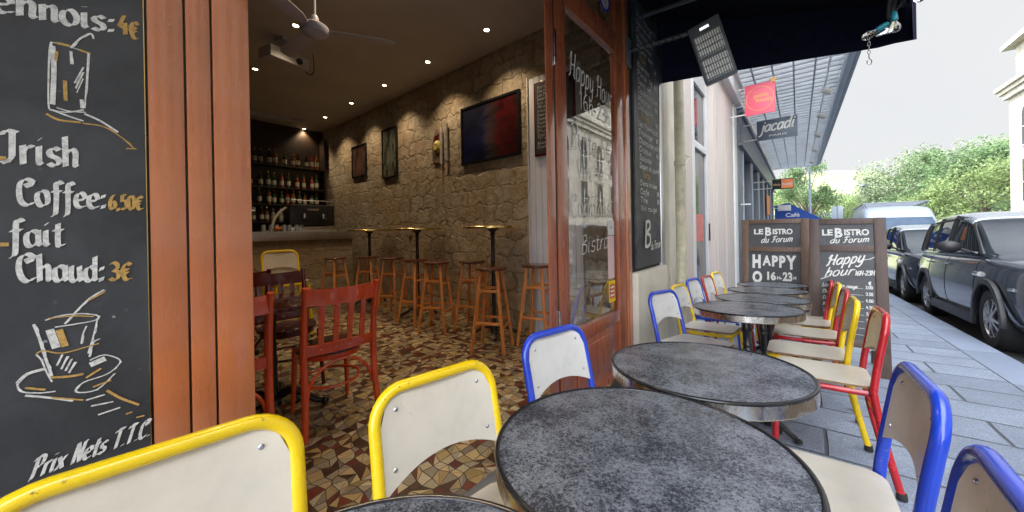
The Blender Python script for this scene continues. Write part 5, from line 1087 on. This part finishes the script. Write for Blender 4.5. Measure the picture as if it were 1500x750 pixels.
for i, (px, Y, ty, k, wsc, lb) in enumerate([
 (1183,52,240,0,.75,'rounded green tree directly behind the thin pale lamp post'),
 (1150,60,282,2,1.0,'low yellow-green tree behind the black and orange sign'),
 (1214,58,292,2,1.0,'small yellow-green tree above the grey road sign'),
 (1246,72,291,0,.9,'green tree at the foot of the pale hill'),
 (1272,66,284,1,.8,'grey-green tree left of the distant lamp post, above the van'),
 (1300,66,262,3,.9,'dark green tree behind the roof of the van'),
 (1332,62,232,1,1.0,'tall loose tree with sky showing through its crown, behind the van'),
 (1364,66,240,0,1.1,'mid green tree between the two tallest ones'),
 (1396,56,222,3,1.0,'tallest broad green tree, behind the parked cars'),
 (1428,62,218,1,1.0,'pale grey-green tree left of the stone building'),
 (1445,42,252,2,1.0,'bright yellow-green tree in front of the darker ones by the stone building'),
 (1472,52,214,0,1.2,'green tree partly hidden by the corner of the stone building'),
 (1385,44,290,2,.9,'low yellow-green bush tree just above the second car'),
 (1352,46,296,2,.8,'small yellow-green tree at the right edge of the van')]):
    s, dep = ratio(px); t_ = Y/dep; X = 1.495+s*Y; zb = terrain(X,Y) if Y > 75 else min(G(2.,Y)-.1, -1.9); top = 1.2+(332-ty)/500.9*t_
    Hm = [10,9,7,11][k]; tm = TV[k]; t = thing('tree', lb, 'tree', (X,Y,zb), rnd.uniform(0,6), 'trees at the end of the street'); sc = (top-zb)/Hm; t.scale = (sc*wsc,sc*wsc,sc)
    link('trunk', tm[0], t); link('crown', tm[1], t)
t = thing('pale_building', 'long low pale building behind the blue awning', 'building', (1.6,64,-3.5)); part('wall', MB().box(-6,3.2,0,6,0,5.6), M['white_paint'], t); part('roof', MB().box(-6.3,3.5,-.3,6.3,5.6,6.3), M['grey_light'], t)
for x in (-5,-3.4,-1.8,-.2,1.4): part('window', MB().box(x,x+.8,-.02,.0,2.6,4.2), M['window_dark'], t)

# ------------------------------------------------------------------ stone building across the street
sb = thing('stone_building', 'pale limestone building with a heavy cornice at the right edge', 'building', (0,0,0))
bx0, bx1, by0, by1 = 12.0, 24.0, -16.0, 37.5
part('wall', MB().box(bx0,bx1,by0,by1,-2.5,9.0), M['ashlar'], sb, smooth=False)
part('base_course', MB().box(bx0-.18,bx1,by0,by1+.18,1.35,1.75).box(bx0-.08,bx1,by0,by1+.08,-2.5,1.349), M['ashlar'], sb, bevel=.03)
part('cornice', MB().box(bx0-.2,bx1,by0,by1+.2,9.001,9.35).box(bx0-.32,bx1,by0,by1+.45,9.351,9.6).box(bx0-.45,bx1,by0,by1+.60,9.601,9.85), M['ashlar'], sb, bevel=.03)
part('attic', MB().box(bx0+.2,bx1,by0,by1-.3,9.851,12.2).box(bx0-.25,bx1,by0,by1+.2,12.201,12.5), M['ashlar'], sb, smooth=False)
y = by0+1.5
while y < by1-2:
    for z0, h, arch in ((2.4,2.5,False),(5.8,2.3,True)):
        out = [(-.55,0),(.55,0),(.55,h-.55 if arch else h)]+([(.55*math.cos(a),h-.55+.55*math.sin(a)) for a in [PI*i/8 for i in range(1,8)]] if arch else [])+[(-.55,h-.55 if arch else h)]
        fr = [(1.28*a if b > 0 else 1.28*a, b*1.08 if b > 0 else -.12) for a, b in out]
        T = Matrix(((0,0,-1,bx0-.0),(-1,0,0,y),(0,1,0,z0),(0,0,0,1)))
        f = part('window', MB().prism(fr, -.0, .10, T), M['ashlar'], sb, smooth=False); part('pane', MB().prism(out, .101, .108, T), M['window_dark'], f, smooth=False)
        part('frame', MB().box(-.025,.025,.02,h-.6,.109,.135,T).box(-.53,-.03,h*.45,h*.45+.04,.109,.13,T).box(.03,.53,h*.45,h*.45+.04,.109,.13,T), M['white_paint'], f)
    y += 2.75

# ------------------------------------------------------------------ vehicles
M['car_paint'] = paint('graphite_metallic', (.085,.10,.13), .18, .5, var=.05, bmp=0, coat=1.); M['car_paint2'] = paint('dark_metallic', (.06,.07,.10), .22, .5, var=.05, bmp=0, coat=1.)
M['car_black'] = paint('black_plastic_trim', (.022,.022,.025), .45, var=.1); M['roof_silver'] = paint('pale_blue_silver_roof', (.42,.47,.54), .22, .5, var=.03, bmp=0, coat=.8)
M['tyre'] = paint('tyre_rubber', (.018,.018,.019), .75, var=.2, scale=30, bmp=.2); M['rim'] = paint('alloy_rim', (.50,.50,.50), .28, .9, var=.05); M['lens'] = paint('headlight_lens', (.55,.57,.60), .08, .3, var=.3, scale=20, bmp=0, spec=1.)
M['van_paint'] = paint('pale_blue_white_paint', (.34,.40,.47), .4, var=.03, bmp=0, coat=.5)
def loft(secs, mat, name, parent, subd=2, cuts=()):
    """secs: list of lists of (x,y,z) right-half section points from bottom centre to top centre; mirrored"""
    mb = MB(); rings = []
    for s in secs:
        rings.append([Vector(p) for p in s]+[Vector((p[0],-p[1],p[2])) for p in s[::-1] if abs(p[1]) > 1e-6])
    n = len(rings[0]); vs = [p for r in rings for p in r]
    fs = [(i*n+j, i*n+(j+1)%n, (i+1)*n+(j+1)%n, (i+1)*n+j) for i in range(len(rings)-1) for j in range(n)]
    fs.append(tuple(range(n-1,-1,-1))); fs.append(tuple((len(rings)-1)*n+j for j in range(n)))
    mb.add(vs, fs); o = part(name, mb, mat, parent)
    if subd:
        s = o.modifiers.new('round', 'SUBSURF'); s.levels = subd; s.render_levels = subd
    if cuts:
        cut = MB()
        for (x, z, r, w0, w1) in cuts: cut.lathe([(r,w0),(r,w1)], (x,0,z), 40, 'y')
        co = part('cutter', cut, M['car_black']); co.parent = parent
        m = o.modifiers.new('arch', 'BOOLEAN'); m.operation = 'DIFFERENCE'; m.object = co; m.solver = 'EXACT'
        bpy.context.view_layer.update(); me = bpy.data.meshes.new_from_object(o.evaluated_get(bpy.context.evaluated_depsgraph_get()))
        o.modifiers.clear(); o.data = me; me.name = name; bpy.data.objects.remove(co)
        me.polygons.foreach_set('use_smooth', [True]*len(me.polygons)); me.set_sharp_from_angle(angle=math.radians(38))
    elif subd:
        bpy.context.view_layer.update(); me = bpy.data.meshes.new_from_object(o.evaluated_get(bpy.context.evaluated_depsgraph_get())); o.modifiers.clear(); o.data = me; me.name = name
        me.polygons.foreach_set('use_smooth', [True]*len(me.polygons))
    return o
def wheel(parent, x, y, R, side):
    t = part('wheel', MB().lathe([(R*.30,side*.0),(R*.34,-side*.06)], (x,y,R), 20, 'y'), M['car_black'], parent)
    part('tyre', MB().lathe([(R*.66,.0),(R*.72,side*.012),(R*.93,side*.012),(R,-side*.02),(R,-side*.19),(R*.93,-side*.215),(R*.66,-side*.2)], (x,y,R), 40, 'y', cap=False), M['tyre'], t)
    mb = MB().lathe([(R*.665,-side*.004),(R*.64,side*.006),(R*.60,-side*.03),(R*.58,-side*.14)], (x,y,R), 40, 'y', cap=False)
    for k in range(10):
        a = 2*PI*k/10+(.10 if k % 2 else -.10); c, s = math.cos(a), math.sin(a); mb.bar((x+R*.16*c,y+side*.0,R+R*.16*s),(x+R*.63*c,y-side*.006,R+R*.63*s),.030,.022,(0,1,0))
    mb.lathe([(0,side*.012),(R*.13,side*.010),(R*.18,-side*.01),(R*.18,-side*.04)], (x,y,R), 20, 'y', cap=False); part('rim', mb, M['rim'], t)
    part('brake_disc', MB().lathe([(0,-side*.07),(R*.5,-side*.07),(R*.5,-side*.09),(0,-side*.09)], (x,y,R), 24, 'y', cap=False), M['grey_metal'], t)
def hatchback(X, Y, paintm, label, L=4.25, yaw=0.):
    """front at local x=0 facing the camera end of the street; rear at x=L (away). Kerb side is local +y."""
    z0 = RZ(X,Y+2); t = thing('parked_car', label, 'car', (X+.90,Y,RZ(X,Y)+.005), math.radians(90)+yaw, 'cars parked along the kerb'); t.rotation_euler = (0, -math.atan(SY), math.radians(90)+yaw)
    t.rotation_euler = Matrix(((0,-1,0),(1,0,0),(0,0,1))).to_euler(); 
    q = Quaternion((1,0,0), math.atan(SY)) @ Quaternion((0,0,1), math.radians(90)+yaw); t.rotation_mode = 'QUATERNION'; t.rotation_quaternion = q; t.scale = (1,1,1.05)
    # local +y after 90deg turn points to world -X (kerb side)
    def sec(x, hw, zb, zt, crown=.03): return [(x,0,zb),(x,hw*.80,zb),(x,hw*.96,zb+.10),(x,hw,zb+.30),(x,hw*1.0,(zb+zt)/2+.08),(x,hw*.975,zt-.16),(x,hw*.93,zt-.03),(x,hw*.72,zt+crown*.6),(x,0,zt+crown)]
    S = [sec(0,.62,.30,.72),sec(.02,.74,.24,.84),sec(.12,.83,.2,.94),sec(.42,.89,.19,1.0,.05),(sec(.9,.91,.19,1.03,.06)),sec(1.25,.92,.19,1.05,.06),sec(2.2,.925,.19,1.06,.02),sec(3.2,.925,.19,1.07,.02),sec(3.8,.91,.22,1.09,.02),sec(4.1,.87,.28,1.07,.02),sec(4.22,.76,.34,.98),sec(4.25,.66,.40,.88)]
    R = .335; wx = (.80,3.44); cuts = [(wx[0],R+.01,.385,.60,1.1),(wx[0],R+.01,.385,-1.1,-.60),(wx[1],R+.01,.385,.60,1.1),(wx[1],R+.01,.385,-1.1,-.60)]
    body = loft(S, M[paintm], 'body', t, 2, cuts)
    from mathutils.bvhtree import BVHTree
    bb_ = BVHTree.FromPolygons([v.co for v in body.data.vertices], [tuple(p.vertices) for p in body.data.polygons])
    def side(x, z, s, off):
        h = bb_.ray_cast(Vector((x,s*3,z)), Vector((0,-s,0)))[0]; return (x, (h.y if h else s*.9)+s*off, z)
    def front(y, z, off):
        h = bb_.ray_cast(Vector((-2,y,z)), Vector((1,0,0)))[0]; return ((h.x if h else .1)-off, y, z)
    def near(p):
        q, n, _, _ = bb_.find_nearest(Vector(p)); n = n if n.dot(q-Vector((2,0,.6))) > 0 else -n; return q, n
    for s in (1,-1):
        for x in wx:
            wheel(t, x, s*.885, R, s)
            arc = [(x+.435*math.cos(a), R+.01+.435*math.sin(a)) for a in [PI*1.08*i/20-.12 for i in range(21)]]+[(x+.375*math.cos(a), R+.01+.375*math.sin(a)) for a in [PI*1.08*i/20-.12 for i in range(20,-1,-1)]]
            T = Matrix(((1,0,0,0),(0,0,-1,s*.925+(.0 if s > 0 else -.0)),(0,1,0,0),(0,0,0,1)))
            part('wheel_arch', MB().prism(arc, -.012 if s > 0 else -.03, .03 if s > 0 else .012, T), M['car_black'], t, bevel=.006)
        part('sill', MB().box(1.22,3.02,s*.90-.03,s*.90+.03,.20,.33), M['car_black'], t, bevel=.015)
    # greenhouse
    def g(x, hb, zb, ht, zt): return [(x,0,zb),(x,hb,zb),(x,hb*.97+ht*.03,zb+.05),(x,(hb+ht)/2+.015,(zb+zt)/2),(x,ht+.01,zt-.05),(x,ht-.03,zt-.005),(x,0,zt)]
    G_ = [g(1.08,.80,.98,.76,1.02),g(1.22,.86,.98,.78,1.18),g(1.50,.88,.98,.77,1.44),g(1.82,.885,.98,.755,1.60),g(2.5,.885,.98,.745,1.635),g(3.4,.875,.98,.73,1.62),g(3.85,.86,1.0,.71,1.57),g(4.08,.82,1.0,.69,1.36),g(4.20,.78,1.0,.68,1.08)]
    gh = loft(G_, M['car_glass'], 'window_glass', t, 2)
    from mathutils.bvhtree import BVHTree
    gme = gh.data; bv = BVHTree.FromPolygons([v.co for v in gme.vertices], [tuple(p.vertices) for p in gme.polygons])
    def snap(p, off=.004):
        q, n, _, _ = bv.find_nearest(Vector(p)); c = Vector((2.6,0,1.2)); n = n if n.dot(q-c) > 0 else -n; return q+n*off
    rb = bmesh.new(); rb.from_mesh(gme); bmesh.ops.recalc_face_normals(rb, faces=rb.faces)
    dele = [f for f in rb.faces if not (f.normal.z > .42 and 1.70 < f.calc_center_median().x < 4.02 and f.calc_center_median().z > 1.42)]
    bmesh.ops.delete(rb, geom=dele, context='FACES'); rb.normal_update()
    for v in rb.verts: v.co += v.normal*.016
    ex = bmesh.ops.extrude_face_region(rb, geom=list(rb.faces)); 
    for v in [g_ for g_ in ex['geom'] if isinstance(g_, bmesh.types.BMVert)]: v.co.z -= .03; v.co.y *= .985
    bmesh.ops.recalc_face_normals(rb, faces=rb.faces); rme = bpy.data.meshes.new('roof'); rb.to_mesh(rme); rb.free(); rme.materials.append(M['roof_silver'])
    rme.polygons.foreach_set('use_smooth', [True]*len(rme.polygons)); rme.set_sharp_from_angle(angle=math.radians(45)); link('roof', rme, t)
    for s in (1,-1):
        for a, b, w_ in (((1.18,s*.86,1.06),(1.80,s*.76,1.56),.026),((2.28,s*.90,1.05),(2.34,s*.74,1.58),.040),((3.04,s*.90,1.06),(3.06,s*.73,1.57),.030),((3.70,s*.88,1.07),(3.80,s*.70,1.54),.055)):
            a = Vector(a); b = Vector(b); part('pillar', MB().tube([snap(a.lerp(b, i/10), -.012) for i in range(11)], w_, 10), M['car_black'], t)
        part('roof_gutter', MB().tube([snap((x,s*.76,1.53), .004) for x in [1.78+.12*i for i in range(18)]], .014, 8), M['car_black'], t)
        part('window_sill_trim', MB().tube([snap((x,s*.90,1.085), .006) for x in [1.3+.15*i for i in range(18)]], .012, 8), M['steel'], t)
        m_ = part('wing_mirror', MB().ball((0,0,0), .1, 16, (.75,1.15,.78)), M['car_black'], t); m_.location = (1.48,s*1.04,1.14); part('mirror_glass', MB().lathe([(0,.0),(.075,.0),(.075,.004),(0,.004)], (.062,0,0), 18, 'x', cap=False), M['steel'], m_); part('mirror_arm', MB().tube([(0,-s*.08,-.02),(-.05,-s*.17,-.07)], .02, 8), M['car_black'], m_)
        for x in (2.12,3.0): part('door_handle', MB().tube([side(x+.02*i, .90, s, .012+.02*math.sin(PI*i/8)) for i in range(9)], .011, 8), M['steel'], t)
        for pts in ([(1.18,.98),(1.2,.7),(1.26,.36)],[(2.26,1.02),(2.30,.7),(2.28,.36)],[(3.08,1.02),(3.14,.75),(3.02,.55)],[(1.26,.37),(1.8,.36),(2.6,.36),(3.0,.40)]):
            part('door_seam', MB().tube([side(p.x, p.y, s, .0005) for p in smooth_path([(a,b,0) for a,b in pts],5)], .0045, 5), M['dark'], t)
        q, n = near((.05,s*.67,.80)); Q = Vector((1,0,0)).rotation_difference(n)
        hl = part('headlight', MB().lathe([(.0,.035),(.05,.03),(.10,.012),(.112,-.03)], (0,0,0), 24, 'x', cap=False), M['lens'], t); hl.location = q; hl.rotation_mode = 'QUATERNION'; hl.rotation_quaternion = Q; part('chrome_ring', MB().tube([(.008,.115*math.cos(a),.115*math.sin(a)) for a in [2*PI*i/28 for i in range(28)]], .012, 8, closed=True), M['steel'], hl)
        q, n = near((.10,s*.62,.50)); f = part('fog_lamp', MB().lathe([(.0,.012),(.05,.008),(.055,-.03)], (0,0,0), 20, 'x', cap=False), M['lens'], t); f.location = q; f.rotation_mode = 'QUATERNION'; f.rotation_quaternion = Vector((1,0,0)).rotation_difference(n)
        part('side_vent', MB().tube([side(1.02+.02*i, .82, s, .006) for i in range(8)], .03, 8), M['steel'], t)
        part('side_indicator', MB().tube([side(.30+.02*i, .70, s, .002) for i in range(5)], .018, 8), M['steel'], t)
        for z in (.30,): part('body_side_trim', MB().tube([side(1.24+.1*i, z, s, .004) for i in range(19)], .035, 8), M['car_black'], t)
    def patch(name, w, z0, z1, off, mat, n=14, m=6, taper=1.):
        A = []
        for k in range(m+1):
            z = z0+(z1-z0)*k/m; ww = w*(1+(taper-1)*k/m); A.append([front(-ww+2*ww*i/n, z, off) for i in range(n+1)])
        mb = MB(); mb.grid(A); mb.grid([[(p[0]+off*.9,p[1],p[2]) for p in r] for r in A]); return part(name, mb, mat, t)
    patch('grille', .40, .60, .76, .012, M['car_black'], taper=1.1); patch('lower_intake', .52, .30, .42, .010, M['car_black'])
    part('grille_surround', MB().tube([front(y_, z_, .018) for y_, z_ in [(-.40,.60),(-.42,.68),(-.44,.76),(-.2,.775),(0,.78),(.2,.775),(.44,.76),(.42,.68),(.40,.60),(.2,.595),(0,.595),(-.2,.595)]], .010, 8, closed=True), M['steel'], t)
    for z in (.64,.68,.72): part('grille_bar', MB().tube([front(-.38+.076*i, z, .020) for i in range(11)], .006, 6), M['steel'], t)
    q = front(0,.49,.02); part('number_plate', MB().box(q[0]-.012,q[0],-.26,.26,.44,.55), M['white_paint'], t)
    part('badge', MB().lathe([(0,-.012),(.035,-.010),(.04,.0)], (front(0,.86,.002)[0],0,.86), 16, 'x', cap=False), M['steel'], t)
    part('windscreen_wiper', MB().tube([(1.22,.2,1.065),(1.34,-.35,1.19)], .008, 6), M['car_black'], t); return t
hatchback(3.22, 5.92, 'car_paint', 'graphite compact hatchback nearest on the road, cut by the right edge')
hatchback(3.22, 10.35, 'car_paint2', 'darker compact hatchback parked between the graphite car and the van')
# van
X, Y = 3.2, 16.4
t = thing('parked_van', 'pale blue white high-roofed camper van with roof rack behind the two cars', 'van', (X+1.0,Y,RZ(X,Y)+.005)); t.rotation_mode = 'QUATERNION'; t.rotation_quaternion = Quaternion((1,0,0), math.atan(SY)) @ Quaternion((0,0,1), math.radians(90))
def vs(x, hb, zb, hm, zm, ht, zt): return [(x,0,zb),(x,hb*.9,zb),(x,hb,zb+.15),(x,hb,(zb+zm)/2),(x,hm,zm),(x,(hm+ht)/2+.02,(zm+zt)/2),(x,ht,zt-.08),(x,ht*.85,zt),(x,0,zt+.03)]
loft([vs(0,.80,.35,.78,.75,.70,.9),vs(.08,.92,.3,.90,.9,.85,1.08),vs(.45,.99,.28,.98,1.05,.93,1.3),vs(.95,1.0,.28,.99,1.2,.90,1.72),vs(1.45,1.0,.28,1.0,1.3,.84,2.25),vs(1.75,1.0,.28,1.0,1.3,.84,2.55),vs(2.3,1.0,.28,1.0,1.4,.88,2.68),vs(4.8,1.0,.28,1.0,1.4,.88,2.70),vs(5.3,1.0,.3,1.0,1.4,.86,2.65),vs(5.42,.95,.35,.95,1.4,.82,2.5)], M['van_paint'], 'body', t, 2)
wsn = MB(); A = [[(.74+.0*abs(j), -.80+1.6*j/10, 1.38) for j in range(11)], [(1.46, -.72+1.44*j/10, 2.10) for j in range(11)]]
rows = []
for i in range(5):
    f = i/4; rows.append([(.57+.76*f+.10*((j-5)/5)**2, (-.86+.10*f)+(1.72-.20*f)*j/10, 1.42+.68*f) for j in range(11)])
rows = [[(a,b,c+.075) for a,b,c in r] for r in rows]
wsn.grid(rows); wsn.grid([[(p[0]-.012,p[1],p[2]+.012) for p in r] for r in rows]); part('windscreen', wsn, M['screen_glass'], t)
for s in (1,-1):
    part('side_window', MB().prism([(1.15,1.32),(2.0,1.32),(2.0,1.95),(1.55,1.95)], -.01, .01, Matrix(((1,0,0,0),(0,0,-1,s*.985),(0,1,0,0),(0,0,0,1)))), M['screen_glass'], t)
    for x in (.95,4.3): wheel(t, x, s*.98, .34, s)
    part('headlight', MB().ball((.16,s*.76,.82), .14, 14, (.5,1,.9)), M['lens'], t)
    m_ = part('wing_mirror', MB().ball((.95,s*1.17,1.5), .13, 12, (.5,.8,1.3)), M['car_black'], t)
part('grille', MB().box(-.03,.03,-.55,.55,.55,.72), M['car_black'], t, bevel=.01); part('number_plate', MB().box(-.045,-.032,-.26,.26,.40,.51), M['white_paint'], t)
rr = MB()
for s in (1,-1): rr.tube([(1.95,s*.80,2.76),(5.1,s*.80,2.78)], .025, 8)
for k in range(7): rr.tube([(2.0+.5*k,-.80,2.77),(2.0+.5*k,.80,2.77)], .02, 8); rr.tube([(2.0+.5*k,.8,2.77),(2.0+.5*k,.7,2.58)], .015, 6); rr.tube([(2.0+.5*k,-.8,2.77),(2.0+.5*k,-.7,2.58)], .015, 6)
part('roof_rack', rr, M['grey_metal'], t)

# ------------------------------------------------------------------ sky, sun, camera
w = bpy.data.worlds.new('World'); scene.world = w; w.use_nodes = True; nt = w.node_tree; bg = nt.nodes['Background']
EL = math.radians(52); AZ = math.atan2(-.84, -.54)      # direction to the sun: (-x, -y)
sd = Vector((math.cos(EL)*-.84/math.hypot(.84,.54), math.cos(EL)*-.54/math.hypot(.84,.54), math.sin(EL)))
sky = N(nt, 'ShaderNodeTexSky'); sky.sky_type = 'NISHITA'; sky.sun_disc = False; sky.sun_elevation = EL; sky.sun_rotation = math.atan2(sd.x, sd.y); sky.air_density = 1.; sky.dust_density = 3.
tc = N(nt, 'ShaderNodeTexCoord'); cn = noise(nt, tc.outputs['Generated'], 2.2, 5, .5)
vd = N(nt, 'ShaderNodeVectorMath', operation='DOT_PRODUCT'); nt.links.new(tc.outputs['Generated'], vd.inputs[0]); vd.inputs[1].default_value = tuple(Vector((.28,1.,.22)).normalized())
cover = ramp(nt, cn, [(.3, (60,65,74)), (.7, (74,76,80))])
thin = ramp(nt, cn, [(.3, (8.3,8.45,8.6)), (.7, (8.8,8.85,8.9))])
haze = mixc(nt, ramp(nt, vd.outputs['Value'], [(.25, (0,0,0)), (.72, (1,1,1))]), cover, thin)
nt.links.new(mixc(nt, .92, sky.outputs[0], haze), bg.inputs[0]); bg.inputs[1].default_value = .105
sl = bpy.data.lights.new('sun', 'SUN'); sl.energy = 5.; sl.angle = math.radians(.5); sl.color = (1,.95,.86)
so = link('sun', sl); so.rotation_mode = 'QUATERNION'; so.rotation_quaternion = Vector((0,0,1)).rotation_difference(sd); so.location = (0,0,30)
cam = bpy.data.cameras.new('camera'); co = link('camera', cam); scene.camera = co
wf = Vector((-.6418564,.7668246,-.000672)); r_ = Vector((.7667079,.641743,-.0180272)); u_ = r_.cross(wf)
co.matrix_world = Matrix(((r_.x,u_.x,-wf.x,1.49502),(r_.y,u_.y,-wf.y,0),(r_.z,u_.z,-wf.z,1.20021),(0,0,0,1)))
cam.sensor_width = 36; cam.lens = 500.894/1500*36; cam.shift_y = -(375-337.106)/1500; cam.clip_start = .02; cam.clip_end = 3000
scene.render.resolution_x = 1024; scene.render.resolution_y = 512
scene.view_settings.view_transform = 'Standard'; scene.view_settings.look = 'None'; scene.view_settings.exposure = 0
scene.cycles.use_denoising = True; scene.cycles.max_bounces = 10; scene.cycles.transparent_max_bounces = 8; scene.cycles.caustics_reflective = False; scene.cycles.caustics_refractive = False
